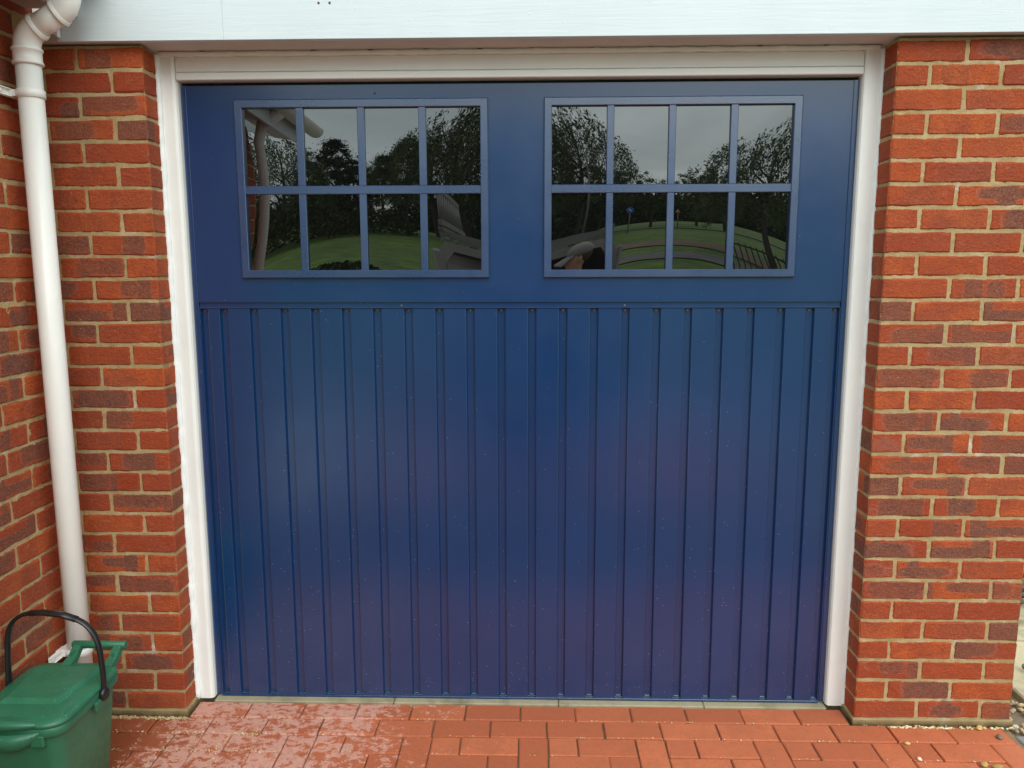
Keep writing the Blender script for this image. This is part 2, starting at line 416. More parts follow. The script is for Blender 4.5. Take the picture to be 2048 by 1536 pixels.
# ------------------------------------------------------------------ right pier
rp = empty('brick_pier', (0, 0, 0), 'broad red brick pier right of the blue garage door, gravel at its foot', 'brick pier')
lp = empty('brick_pier', (0, 0, 0), 'narrow red brick pier left of the blue garage door, beside the white downpipe', 'brick pier')
for n in range(1, ROWS+1):
    a = HW
    if n % 2:
        for x0, x1 in ((0, .215), (.225, .44)): put_brick(rp, a+x0, a+x1, 0, .1025, n, flash_for(n, 'R'))
        put_brick(rp, a+.45, a+.5525, 0, .215, n, flash_for(n, 'R'))
        put_brick(rp, a+.45, a+.5525, .225, .44, n, flash_for(n, 'R'))
        put_brick(lp, -a-.215, -a, 0, .1025, n, flash_for(n, 'L'))
        put_brick(lp, -a-.343, -a-.225, 0, .1025, n, flash_for(n, 'L'))
    else:
        put_brick(rp, a, a+.1025, 0, .215, n, flash_for(n, 'R'))
        for x0, x1 in ((.1125, .3275), (.3375, .5525)): put_brick(rp, a+x0, a+x1, 0, .1025, n, flash_for(n, 'R'))
        put_brick(rp, a+.45, a+.5525, .1125, .3275, n, flash_for(n, 'R'))
        put_brick(rp, a+.45, a+.5525, .3375, .5525, n, flash_for(n, 'R'))
        put_brick(lp, -a-.1025, -a, 0, .215, n, flash_for(n, 'L'))
        put_brick(lp, -a-.3275, -a-.1125, 0, .1025, n, flash_for(n, 'L'))
ZT = 2.322
mb = MB(); e = .0015
mortar_sheet(mb, lambda u, w: (u, 0, w), lin(HW+e, HW+.5525-e, .0055), lin(-.07, ZT, .0055), (0, -1, 0))
mortar_sheet(mb, lambda u, w: (HW, u, w), lin(e, .16, .008), lin(-.07, ZT, .008), (-1, 0, 0))
mortar_sheet(mb, lambda u, w: (HW+.5525, u, w), lin(e, .56, .012), lin(-.07, ZT, .012), (1, 0, 0))
mb.box((HW-.0065, -.0065, -.08), (HW+.5590, .16, -.0015), .003); mb.obj('mortar', MORTAR, rp)
mb = MB()
mortar_sheet(mb, lambda u, w: (u, 0, w), lin(LWX, -HW-e, .0055), lin(-.07, ZT, .0055), (0, -1, 0))
mortar_sheet(mb, lambda u, w: (-HW, u, w), lin(e, .16, .008), lin(-.07, ZT, .008), (1, 0, 0))
mb.box((LWX, -.0065, -.08), (-HW+.0065, .16, -.0015), .003); mb.obj('mortar', MORTAR, lp)

# left wall, running towards the camera
lw = empty('brick_wall', (LWX, 0, 0), 'long red brick side wall at the far left behind the white downpipe', 'brick wall')
lw.location = (0, 0, 0)
WALL_END = -1.58; far_v, far_f = [], []
LROWS = 33
for n in range(-1, ROWS+1):
    y = -.2213 if n % 2 else -.3338
    y += .225
    first = True
    while y > WALL_END:
        y1 = min(y-.005, -.002); y0 = max(y-.22, WALL_END)
        if y1-y0 > .02:
            if y > -1.25 and n >= 1: put_brick(lw, LWX-.1025, LWX, y0, y1, n, flash_for(n, 'W'))
            else:
                v, f = bevel_box((LWX-.09, y0, rz0(n)), (LWX+RND.uniform(-.001, .001), y1, rz0(n)+.065), .004)
                b = len(far_v); far_v += v; far_f += [[i+b for i in q] for q in f]
        y -= .225
mb = MB(); mb.add(far_v, far_f); fo = mb.obj('brick_run', BRICK_FAR, lw); fo['kind'] = 'stuff'
mb = MB()
mortar_sheet(mb, lambda u, w: (LWX, u, w), lin(-.9, 0, .0055), lin(-.07, 2.47, .0055), (1, 0, 0))
mortar_sheet(mb, lambda u, w: (LWX, u, w), lin(WALL_END+.004, -.9, .03), lin(-.07, 2.47, .03), (1, 0, 0))
mb.box((LWX-.2, WALL_END+.004, -.07), (LWX-.02, .4, 2.47))
mb.obj('mortar', MORTAR, lw)

# ------------------------------------------------------------------ white beam over the opening
bt = empty('fascia_beam', (0, 0, 2.325), 'white painted timber beam with raised grain spanning above the blue garage door', 'beam')
bt.location = (0, 0, 0)
m = MB()
m.box((-1.47, -.04, 2.325), (-.9303, -.016, 2.62), .0012); m.box((-.9300, -.04, 2.325), (3.2, -.016, 2.62), .0012)
m.obj('face_board', WOOD, bt)
m = MB(); m.box((LWX+.003, -.0155, 2.329), (3.2, .30, 2.62), .002); m.obj('soffit_board', simple('aged_white_paint', (.62, .57, .52), .55, 0, .12, 3, .2, 60), bt)
# small putty spots along the joint between board and frame
for i in range(12):
    x = -1.05+i*.187+RND.uniform(-.02, .02)
    m = MB(); m.ball((x, .0985, 2.3265), .011, 8, 4, 0, (1, .3, .16)); m.obj('putty_spot', simple('putty', (.10, .055, .04), .8) if i == 0 else bpy.data.materials['putty'], bt)
for x in (-.62, -.585):
    m = MB(); m.ball((x, -.0405, 2.433), .004, 8, 5, 0, (1, .4, 1)); m.obj('nail_head', simple('rusty_nail', (.14, .05, .03), .8) if x < -.6 else bpy.data.materials['rusty_nail'], bt)

# ------------------------------------------------------------------ garage door
gd = empty('garage_door', (0, .13, GZ), 'blue up and over garage door with two eight pane windows and vertical boards in a white frame', 'garage door')
gd.location = (0, 0, 0)
YF, YD = .10, .130               # front of the white frame, front of the door skin
def jamb(s):
    m = MB(); xo, xi = s*(HW-.006), s*1.153
    # small step and rounded nose on the inner edge
    prof = [(xo, YF), (s*1.166, YF), (s*1.157, YF+.004), (xi, YF+.012), (xi, YF+.075), (xo, YF+.075)]
    m.prism([(p[0], p[1]) for p in prof], GZ+.012, 2.3165, 'z')
    o = m.obj('frame_jamb', FRAME, gd); return o
for s in (-1, 1): jamb(s)
m = MB(); m.box((-1.1525, YF+.0015, 2.2615), (1.1525, YF+.07, 2.3085), .002); m.box((-1.1525, YF-.001, 2.2352), (1.1525, YF+.072, 2.2600), .0028)
m.obj('frame_head', FRAME, gd)
def bead(path, r, seed, out, wob=.0025):
    """knobbly tooled sealant strip"""
    R = random.Random(seed); P = []; rr = []
    a, b = Vector(path[0]), Vector(path[1]); n = int((b-a).length/.011)
    lat = Vector(out)
    for i in range(n+1):
        p = a.lerp(b, i/n); w = noise.noise(p*14+Vector((seed, 0, 0)))*wob + noise.noise(p*45)*wob*.6
        P.append(p+lat*w); rr.append(r*(1+.30*noise.noise(p*22)+.16*noise.noise(p*70)))
    m = MB(); m.tube(P, rr, 8); return m
bead([(-HW+.002, YF-.003, GZ+.014), (-HW+.001, YF-.003, 2.316)], .0115, 3, (1, 0, 0)).obj('sealant_bead', SEAL, gd)
bead([(HW-.001, YF-.001, GZ+.010), (HW-.001, YF-.001, 2.316)], .0075, 7, (1, 0, 0)).obj('sealant_bead', SEAL, gd)
bead([(-HW+.01, YF+.000, 2.3185), (HW-.01, YF+.000, 2.3185)], .0085, 9, (0, 0, 1), .0012).obj('sealant_bead', SEAL, gd)
# dark weather gap round the leaf
m = MB(); m.box((-1.1525, YD+.018, GZ+.02), (1.1525, YD+.034, 2.2345)); m.obj('backing_sheet', DARK, gd)
ZS, ZR = 1.484, 1.466            # lower edge of top panel, top edge of the boards
# side stiles (full height) and the top panel
for s in (-1, 1):
    m = MB(); x0, x1 = sorted((s*1.1338, s*1.1505)); m.box((x0, YD-.001, -.014), (x1, YD+.011, 2.2245), .0012); m.obj('side_stile', DOOR, gd)
# top panel: one sheet with two window openings
m = MB(); W0, W1, Z0, Z1 = .115, .947, 1.590, 2.155
xs = [-1.1325, -W1, -W0, W0, W1, 1.1325]; zs = [ZS, Z0, Z1, 2.2225]
for i in range(5):
    for j in range(3):
        if j == 1 and i in (1, 3): continue
        m.add([(xs[i], YD, zs[j]), (xs[i+1], YD, zs[j]), (xs[i+1], YD, zs[j+1]), (xs[i], YD, zs[j+1])], [(0, 1, 2, 3)])
me = m.mesh('top_panel', DOOR); bm = bmesh.new(); bm.from_mesh(me); bmesh.ops.remove_doubles(bm, verts=bm.verts, dist=1e-5)
for q in bm.faces:
    if q.normal.y > 0: q.normal_flip()
r = bmesh.ops.extrude_face_region(bm, geom=bm.faces[:])
for v in r['geom']:
    if isinstance(v, bmesh.types.BMVert): v.co.y += .0115
bmesh.ops.recalc_face_normals(bm, faces=bm.faces); bm.to_mesh(me); bm.free()
link('top_panel', me, gd)
m = MB(); m.box((-1.1325, YD+.007, ZR-.002), (1.1325, YD+.0115, ZS+.002)); m.obj('mid_rail', DOOR, gd)
m = MB(); m.box((-1.1325, YD-.003, ZR-.0035), (1.1325, YD+.0115, ZR), .0014); m.obj('trim_strip', DOOR, gd)
# boards between grooves
gx = [-1.132+.0, -1.0445, -.937, -.8265, -.7165, -.606, -.4955, -.384, -.2735, -.164, -.0540, .0555, .165, .2745, .384, .4935, .6030, .7125, .8215, .927, 1.029, 1.118]
GWD = .0115
m = MB(); m.box((-1.1325, YD+.0150, -.012), (1.1325, YD+.0160, ZR-.004)); m.obj('groove_sheet', DOOR, gd)
edges = [-1.1325]+gx[1:]+[1.1325]
gx2 = [-1.117]+gx[1:]
bounds = [-1.1325-.0]+[]
seg = []
prev = -1.1325
for g in gx2:
    if g-GWD-prev > .001: seg.append((prev, g-GWD))
    prev = g+GWD
if 1.1325-prev > .001: seg.append((prev, 1.1325))
for x0, x1 in seg:
    c = .0034 if x1-x0 > .02 else .0004
    prof = [(x0, YD+.0149), (x0+c, YD+.0010), (x0+c+.0020, YD), (x1-c-.0020, YD), (x1-c, YD+.0010), (x1, YD+.0149)] if c > .001 else [(x0, YD+.0149), (x0, YD), (x1, YD), (x1, YD+.0149)]
    m = MB(); m.prism(prof, -.0125, ZR-.0045, 'z'); m.obj('board', DOOR, gd)
m = MB(); m.box((-1.1325, YD-.0008, -.0215), (1.1325, YD+.011, -.0130), .001); m.obj('bottom_rail', DOOR, gd)
sm = MB(); sm.ball((0, 0, 0), .0030, 8, 5, 0, (1, .55, 1)); sm.tube([(0, .002, 0), (0, -.0006, 0)], .0036, 10)
sme = sm.mesh('screw', STEEL)
for g in gx2: link('screw', sme, gd, (g, YD+.013, ZR-.0120))
cm = MB(); cm.box((-.0095, -.0022, -.004), (.0095, .003, .0045), .001); cme = cm.mesh('groove_clip', DOOR)
for g in gx2: link('groove_clip', cme, gd, (g, YD+.0125, -.0085))
for x in (-.408, .381): link('screw', sme, gd, (x, YD+.0055, ZS-.0125))
ds = MB(); ds.ball((0, 0, 0), .0036, 8, 5, 0, (1, .5, 1)); ds = ds.obj('screw', simple('dark_screw', (.04, .045, .05), .4, .6), gd); ds.location = (-.482, YD-.0005, 2.193)
# windows
def window(s):
    xa, xb = (-.9680, -.0950) if s < 0 else (.0945, .9650); za, zb = 1.5690, 2.1745
    w = .0275; yf = YD-.0125
    m = MB()
    ox = [(xa, za), (xb, za), (xb, zb), (xa, zb)]; ix = [(xa+w, za+w), (xb-w, za+w), (xb-w, zb-w), (xa+w, zb-w)]
    def ring(d, y, base): 
        sx = (1 if base == 'o' else -1)*d
        b = ox if base == 'o' else ix
        return [(b[0][0]+sx, y, b[0][1]+sx), (b[1][0]-sx, y, b[1][1]+sx), (b[2][0]-sx, y, b[2][1]-sx), (b[3][0]+sx, y, b[3][1]-sx)]
    rings = [ring(0, YD-.0004, 'o'), ring(0, yf+.0035, 'o'), ring(.003, yf, 'o'), ring(.0018, yf, 'i'), ring(0, yf+.0018, 'i'), ring(0, YD+.008, 'i')]
    v = sum(rings, []); f = []
    for k in range(len(rings)-1):
        for i in range(4): j = (i+1) % 4; f.append((k*4+i, k*4+j, (k+1)*4+j, (k+1)*4+i))
    m.add(v, f); wf = m.obj('window_frame', DOORTRIM, gd)
    cx = [(.309, .3335), (.518, .5425), (.7265, .7515)] if s > 0 else [(-.7560, -.7305), (-.5445, -.5195), (-.3340, -.3085)]
    hb0, hb1 = 1.8580, 1.8860
    zi0, zi1 = za+w, zb-w; xi0, xi1 = xa+w, xb-w
    m = MB(); m.box((xi0-.001, yf+.003, hb0), (xi1+.001, YD+.004, hb1), .0015); m.obj('glazing_bar', DOORTRIM, wf)
    for b0, b1 in cx:
        for q0, q1 in ((zi0-.001, hb0+.0005), (hb1-.0005, zi1+.001)):
            m = MB(); m.box((b0, yf+.0042, q0), (b1, YD+.004, q1), .0015); m.obj('glazing_bar', DOORTRIM, wf)
    # the glazing is very slightly bowed, as the sealed unit is
    A = .0042; xc, zc, ww, hh = (xi0+xi1)/2, (zi0+zi1)/2, xi1-xi0, zi1-zi0
    def surf(x, z):
        p = Vector((x*2.1+s*5, 0, z*2.6))
        return YD+.0035-A*math.cos(math.pi*(x-xc)/ww)*math.cos(math.pi*(z-zc)/hh)+noise.noise(p)*.00035
    ex = [xi0]+[k for b in cx for k in b]+[xi1]
    for i in range(4):
        for za_, zb_ in ((zi0, hb0), (hb1, zi1)):
            x0, x1 = ex[2*i]-.001, ex[2*i+1]+.001; za_ -= .001; zb_ += .001
            N = 18; m = MB()
            v = [(x0+(x1-x0)*a/N, surf(x0+(x1-x0)*a/N, za_+(zb_-za_)*b/N), za_+(zb_-za_)*b/N) for b in range(N+1) for a in range(N+1)]
            f = [(b*(N+1)+a, b*(N+1)+a+1, (b+1)*(N+1)+a+1, (b+1)*(N+1)+a) for b in range(N) for a in range(N)]
            m.add(v, f, 0, True); me = m.mesh('pane', GLASS)
            if me.polygons[0].normal.y > 0: me.flip_normals()
            link('pane', me, wf)
window(-1); window(1)

# concrete threshold
th = empty('threshold', (0, .15, GZ), 'weathered pale concrete sill strip under the bottom edge of the blue door', 'sill')
th.location = (0, 0, 0)
for x0, x1 in ((-1.152, -.468), (-.466, .155), (.157, .70), (.702, 1.155)):
    m = MB(); m.box((x0, .0985, GZ-.06), (x1, .24, -.0222+RND.uniform(-.0008, .0008)), .003); m.obj('sill_block', THRESH, th)

# ------------------------------------------------------------------ paving
pav = bpy.data.objects.new('paving', None); C.objects.link(pav); pav['kind'] = 'structure'
PU = .1015; JR = .0020
def paver_mesh(w, d, seed):
    R = random.Random(seed); v, f = bevel_box((-w/2, -d/2, -.05), (w/2, d/2, 0), .0034)
    v = [(p[0]+R.uniform(-1, 1)*.0016, p[1]+R.uniform(-1, 1)*.0016, p[2]+R.uniform(-1, 1)*.0006) for p in v]
    m = MB(); m.add(v, f); return m.mesh('paver', PAVER)
_pm = {}
fv, ff = [], []
def paver(x0, x1, y0, y1):
    x0 = max(x0, LWX+.012); x1 = min(x1, 1.752)
    if x1-x0 < .025 or y1-y0 < .02: return
    w, d = x1-x0-2*JR, y1-y0-2*JR; cx, cy = (x0+x1)/2, (y0+y1)/2
    if cy > -.72:
        key = (round(w, 3), round(d, 3), RND.randrange(3))
        if key not in _pm: _pm[key] = paver_mesh(w, d, len(_pm))
        link('paver', _pm[key], pav, (cx+RND.uniform(-.001, .001), cy+RND.uniform(-.001, .001), GZ+RND.uniform(-.0018, .0014)), (RND.uniform(-.006, .006), RND.uniform(-.005, .005), RND.uniform(-.006, .006)))
    else:
        v, f = bevel_box((cx-w/2, cy-d/2, GZ-.05), (cx+w/2, cy+d/2, GZ+RND.uniform(-.0018, .0014)), .004)
        b = len(fv); fv.extend(v); ff.extend([[i+b for i in q] for q in f])
YB = [.097, -.005, -.108, -.211]
x = -.189-.203*5
while x < 1.2:
    paver(max(x, -HW+.012), min(x+.203, HW-.012), YB[1], YB[0]); x += .203
x = -.0935-.203*8
while x < 1.75:
    # the course in front of the piers is cut back to the pier face
    for a, b in ((x, x+.203),):
        paver(a, b, YB[2], YB[1])
    x += .203
for r in range(0, 54):
    y1 = YB[2]-r*.1035; y0 = y1-.1035
    s_ = (2-r) % 4
    for c in range(-20, 24):
        x0 = .0112+c*PU; k = (c-s_) % 4
        if k == 0: paver(x0, x0+2*PU, y0, y1)
        elif k == 2: paver(x0, x0+PU, y0-.1035, y1)
        elif k == 3 and r == 0: paver(x0, x0+PU, y0, y1)
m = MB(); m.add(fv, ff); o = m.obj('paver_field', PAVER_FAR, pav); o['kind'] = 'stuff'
JOINT = concrete('joint_sand', (.22, .13, .07))
o = box('paving_bed', (LWX-.1, -6.0, GZ-.30), (1.76, .098, GZ-.010), JOINT); o['kind'] = 'structure'

# ground beyond and beside
def lawn_mat():
    M = Mat('lawn'); v = M.pos()
    c = M.ramp(M.noise(v, .35, 5, .6), [(.3, (.070, .125, .010)), (.55, (.115, .20, .014)), (.75, (.15, .23, .024))])
    c = M.mix(M.ramp(M.noise(M.vmap(v, (1, 2.5, 1)), 1.6, 5, .7), [(.38, .85), (.62, 0)]), c, (.030, .050, .008))
    M.col(c); M.rough(.95); M.bump(M.noise(v, 6, 5, .7), .8, .08); return M.m
LAWN = lawn_mat()
def gz(Y):
    pts = [(9, -.05), (12, .25), (20, 1.15), (30, 2.0), (45, 2.85), (70, 3.5), (150, 4.5), (400, 7)]
    if Y <= 9: return -.05
    for (a, za), (b, zb) in zip(pts, pts[1:]):
        if Y <= b: return za+(zb-za)*(Y-a)/(b-a)
    return pts[-1][1]
def ground_h(x, Y): return gz(Y)+noise.noise(Vector((x*.09, Y*.09, 3)))*.25*min(1, max(0, (Y-10)/10))
def strip(name, Ys, mat, dz=0, x0=-160, x1=160, nx=40, yoff=lambda x: 0):
    m = MB(); v = []; f = []
    for Y in Ys:
        for i in range(nx+1):
            x = x0+(x1-x0)*i/nx; YY = Y+yoff(x); v.append((x, -YY, ground_h(x, YY)+dz))
    for j in range(len(Ys)-1):
        for i in range(nx): b = j*(nx+1)+i; f.append((b, b+1, b+nx+2, b+nx+1))
    m.add(v, f, 0, True); o = m.obj(name, mat); o['kind'] = 'structure'
    if o.data.polygons[0].normal.z < 0: o.data.flip_normals()
    return o
ASPH = simple('asphalt', (.07, .07, .072), .9, 0, .25, 3, .4, 60)
PATHM = simple('tarmac_path', (.095, .092, .085), .9, 0, .2, 2)
MUD = simple('bare_soil', (.13, .085, .05), .95, 0, .3, 1.5)
strip('lawn', [9.2, 10, 11, 12, 13, 14, 15, 16, 17, 18, 19, 20, 21, 22, 24, 26, 28, 30, 33, 36, 40, 45, 50, 60, 70, 90, 120, 160, 250, 400], LAWN, 0, -200, 200, 200)
strip('footpath', [17.6, 18.2, 18.8], PATHM, .03, -1, 60, 120, lambda x: .5*math.sin(x*.22))
strip('bare_earth', [20.3, 21, 21.7, 22.4], MUD, .03, 1.5, 14, 60, lambda x: .8*math.sin(x*.35+1))
strip('park_path', [0, .9, 1.8], PATHM, .05, 2, 40, 120, lambda x: 40-16*((x-2)/20.)**1.0 if x < 22 else 24-(x-22)*.35)
o = box('road', (-60, -9.3, -.2), (60, -6.01, -.055), ASPH); o['kind'] = 'structure'
SOIL = simple('earth', (.16, .12, .075), .95, 0, .35, 14, .6, 120)
o = box('ground', (1.765, -6.0, -.4), (60, 45, -.075), SOIL); o['kind'] = 'structure'
o = box('ground', (-60, .31, -.4), (1.764, 45, -.085), SOIL); o['kind'] = 'structure'

# right hand side: slate edging, gravel and a slab path
EDGE = simple('grey_edging', (.17, .17, .165), .85, 0, .2, 12, .4, 150)
m = MB(); m.box((1.7555, -2.2, -.12), (1.80, -.052, GZ-.004), .004); o = m.obj('kerb', EDGE); o['kind'] = 'structure'
m = MB(); m.box((1.7555, -2.0, -.12), (1.90, -.075, GZ-.014), .004)
for i, (x0, x1, y0, y1) in enumerate(((1.93, 2.75, .20, .72), (1.95, 2.75, .735, 1.25), (2.0, 2.8, 1.265, 1.9))):
    pass
path = bpy.data.objects.new('path', None); C.objects.link(path); path['kind'] = 'structure'
for x0, x1, y0, y1 in ((1.955, 2.75, .215, .70), (2.0, 2.75, .71, 1.16), (2.02, 2.8, 1.17, 1.7)):
    m = MB(); m.box((x0, y0, -.10), (x1, y1, -.042+RND.uniform(-.002, .002)), .006); m.obj('slab', SLAB, path)
def pebble_mat():
    M = Mat('pebble'); g = M.N.new('ShaderNodeNewGeometry'); r = g.outputs['Random Per Island']
    c = M.ramp(r, [(.0, (.33, .22, .10)), (.2, (.50, .36, .18)), (.4, (.62, .52, .36)), (.55, (.42, .22, .11)), (.7, (.30, .17, .12)), (.85, (.68, .60, .48)), (1, (.26, .21, .17))])
    c = M.mix(M.ramp(M.noise(g.outputs['Position'], 90, 4, .7), [(.4, .0), (.7, .6)]), c, (.30, .17, .06))
    M.col(c); M.rough(.6); M.bump(M.noise(g.outputs['Position'], 160, 3), .4, .002); return M.m
PEB = pebble_mat()
def rock_pts(c, r, R, mb, n=7, mm=5):
    sc = (R.uniform(.8, 1.35), R.uniform(.7, 1.1), R.uniform(.45, .75)); M = Matrix.Rotation(R.uniform(0, 6.28), 3, 'Z') @ Matrix.Rotation(R.uniform(-.4, .4), 3, 'X')
    b = len(mb.v); mb.ball(c, r, n, mm, 0, sc, M)
    for i in range(b, len(mb.v)):
        p = Vector(mb.v[i]); d = p-Vector(c); mb.v[i] = tuple(Vector(c)+d*(1+.28*noise.noise(d*(1.6/r)+Vector(c)*50)))
mb = MB(); R = random.Random(5)
for i in range(3600):
    x = 1.775+R.random()**1.1*1.15; y = -.6+R.random()*2.2
    if x > 1.94 and .20 < y < 1.75 and R.random() < .985: continue
    if x < 1.80 and y < -.05: continue
    rock_pts((x, y, -.062+R.uniform(-.008, .006)), R.uniform(.005, .0125), R, mb, 6, 4)
prop(mb.obj('gravel', PEB), kind='stuff')
# fine grit washed into the paver joints, thickest by the left pier
mb = MB()
for i in range(1500):
    t = R.random(); skip = R.random()
    if t < .30: x = R.uniform(LWX+.02, -HW+.01); y = -.018+R.gauss(0, .006)
    elif t < .62:
        r_ = R.choice((1, 1, 2, 3)); yb = (-.108, -.211, -.3145)[r_-1]; x = -1.55+R.random()**1.5*.75; y = yb+R.gauss(0, .005)
    elif t < .80: x = -1.22+R.choice((0, .1, .2, .3, -.1, -.2))+R.gauss(0, .01); y = R.uniform(-.4, .0)
    elif t < .92: x = R.uniform(-1.2, 1.75); y = R.choice((-.005, -.108, -.211))+R.gauss(0, .003)
    else: x = R.uniform(1.33, 1.77); y = -.017+R.gauss(0, .003)
    if .30 <= t < .80 and noise.noise(Vector((x*9, y*9, 7))) < (.05 if skip < .75 else -.4): continue
    rr = R.uniform(.0012, .0030) if t < .92 else R.uniform(.0025, .006)
    mb.ball((x, y, GZ+.0012), rr, 5, 3, 0, (R.uniform(.8, 1.6), R.uniform(.7, 1.2), R.uniform(.5, .9)))
GRIT = Mat('grit'); GRIT.col(GRIT.ramp(GRIT.N.new('ShaderNodeNewGeometry').outputs['Random Per Island'], [(0, (.45, .30, .10)), (.5, (.66, .52, .26)), (1, (.72, .66, .52))])); GRIT.rough(.8)
prop(mb.obj('grit', GRIT.m), kind='stuff')
def stone(x, y, r, col, label, seed, sc=None):
    m = MB(); R = random.Random(seed); rock_pts((0, 0, r*.42), r, R, m, 10, 7)
    o = m.obj('pebble', simple('stone_%d' % seed, col, .7, 0, .3, 60, .4, 140), None, (x, y, GZ)); prop(o, label, 'pebble', 'loose pebbles on the right of the paving'); return o
stone(1.690, -.075, .0115, (.15, .12, .09), 'grey brown pebble lying on a paver at the foot of the right pier', 21)
stone(1.585, -.246, .0150, (.36, .22, .055), 'largest amber pebble, in a paver joint at the lower right', 22)
stone(1.550, -.232, .0105, (.42, .27, .08), 'flat amber pebble touching the left of the largest amber one', 23)
stone(1.352, -.118, .0090, (.60, .42, .18), 'cream pebble in the joint left below the right pier', 24)
stone(1.352, -.205, .0080, (.68, .58, .42), 'white pebble in a joint, nearest the bottom edge on the right', 25)
stone(1.650, -.020, .0125, (.55, .36, .12), 'yellow pebble against the front brick face of the right pier', 26)
stone(2.08, .42, .0170, (.16, .12, .09), 'dark brown stone lying on the slab path behind the right pier', 27)
m = MB(); R = random.Random(9)
for i in range(60): rock_pts((2.38+R.uniform(-.12, .35), 1.30+R.uniform(-.4, .5), R.uniform(-.04, .10)), R.uniform(.02, .055), R, m, 7, 5)
prop(m.obj('rubble', simple('dark_rubble', (.12, .095, .07), .9, 0, .4, 20, .4, 90)), 'heap of dark broken stone at the far right edge behind the pier', 'rubble heap')

# ------------------------------------------------------------------ downpipe
PX, PY, PR = -1.492, -.165, .0365
dp = empty('downpipe', (PX, PY, GZ), 'white plastic downpipe with a swan neck bend, standing in the corner by the brick wall', 'downpipe')
dp.location = (0, 0, 0)
m = MB(); m.tube([(PX, PY, GZ+.02), (PX, PY, 1.1), (PX, PY, 2.255)], PR, 28); m.obj('pipe', PIPE, dp)
def collar(z0, z1, r, p=(PX, PY)):
    pr = [(z0, r), (z0+.002, r+.0035), (z0+.008, r+.0035), (z0+.011, r), (z1-.011, r), (z1-.008, r+.0035), (z1-.002, r+.0035), (z1, r)]
    m = MB(); m.tube([(p[0], p[1], z) for z, _ in pr], [q for _, q in pr], 28); return m
collar(2.222, 2.272, PR+.004).obj('socket', PIPE, dp)
UX, UZ = -1.352, 2.408
def arc(p0, pc, p1, n=8): # quadratic bend
    a, b, c = Vector(p0), Vector(pc), Vector(p1)
    return [a*(1-t)**2+b*2*t*(1-t)+c*t*t for t in [i/n for i in range(n+1)]]
lowc = Vector((PX, PY, 2.312)); upc = Vector((UX, PY, 2.392)); dd = (upc-lowc).normalized()
m = MB(); m.tube(arc((PX, PY, 2.266), lowc, lowc+dd*.042), PR+.002, 28); m.obj('elbow', PIPE, dp)
m = MB(); a, b = lowc+dd*.035, upc-dd*.035; m.tube([a, b], PR-.001, 28); m.obj('pipe', PIPE, dp)
def ringpipe(c, d, r, L):
    m = MB(); s = [(-L, r), (-L+.002, r+.003), (-L+.006, r+.003), (-L+.009, r), (0, r)]
    m.tube([c+d*q for q, _ in s], [w for _, w in s], 28); return m
ringpipe(lowc+dd*.052, -dd*-1, PR+.0032, .014).obj('socket', PIPE, dp)
ringpipe(upc-dd*.028, dd, PR+.0032, .014).obj('socket', PIPE, dp)
m = MB(); m.tube(arc(upc-dd*.042, upc, (UX, PY, UZ+.035)), PR+.002, 28); m.obj('elbow', PIPE, dp)
m = MB(); m.tube([(UX, PY, UZ+.012), (UX, PY, UZ+.03)], PR+.0055, 28); m.tube([(UX, PY, UZ+.03), (UX, PY, 2.52)], PR, 24); m.obj('pipe_top', PIPE, dp)
def clip(z):
    m = MB(); m.tube([(PX, PY, z-.013), (PX, PY, z-.011), (PX, PY, z+.011), (PX, PY, z+.013)], [PR+.001, PR+.0045, PR+.0045, PR+.001], 28)
    # arm to the wall with two ribs
    m.box((LWX+.012, PY-.085, z-.013), (LWX+.018, PY+.02, z+.013), .001)
    for dz in (-.0125, .0095): m.box((LWX+.016, PY-.085, z+dz), (LWX+.026, PY-.02, z+dz+.003), .0006)
    m.box((LWX+.003, PY-.03, z-.010), (PX-PR+.004, PY+.01, z+.010), .001)
    k = m.obj('pipe_clip', PIPE, dp)
    s = MB(); s.ball((LWX+.020, PY-.072, z), .008, 10, 6, 0, (.6, 1, 1)); s.obj('screw', PIPE, k)
clip(2.137); clip(.312)

# eave and gutter of the left hand house front
ev = empty('eave', (LWX, 0, 2.43), 'boxed white eave along the top of the left brick wall, above the downpipe', 'eave')
ev.location = (0, 0, 0)
SOF = simple('soffit_board_paint', (.50, .46, .42), .6, 0, .1, 4)
m = MB(); m.box((LWX+.002, -2.0, 2.425), (-1.412, -.042, 2.438), .001); m.obj('soffit', SOF, ev)
m = MB(); m.box((-1.411, -2.02, 2.398), (-1.392, -.042, 2.56), .002); m.obj('fascia', WOOD, ev)
m = MB(); m.prism([(-1.476, 2.42), (-1.454, 2.42), (-1.454, 2.334), (-1.476, 2.348)], -.062, -.044, 'y'); m.obj('end_plate', FRAME, ev)
m = MB(); m.prism([(LWX-.5, 2.44), (-1.39, 2.44), (-1.39, 2.56), (LWX-.5, 3.0)], -2.04, -2.02, 'y'); m.obj('bargeboard', WOOD, ev)
gu = empty('gutter', (-1.33, 0, 2.5), 'white half round gutter along the left eave, mirrored in the left window', 'gutter')
gu.location = (0, 0, 0)
m = MB(); n = 12; v = []; f = []
for y in (-2.12, -.05):
    for rr in (.062, .058):
        for k in range(n+1): w = math.pi+math.pi*k/n; v.append((-1.328+rr*math.cos(w), y, 2.545+rr*math.sin(w)))
q = n+1
for k in range(n):
    f += [(k, k+1, 2*q+k+1, 2*q+k), (q+k, 3*q+k, 3*q+k+1, q+k+1), (k, q+k, q+k+1, k+1), (2*q+k, 2*q+k+1, 3*q+k+1, 3*q+k)]
m.add(v, f, 0, True); m.obj('channel', PIPE, gu)
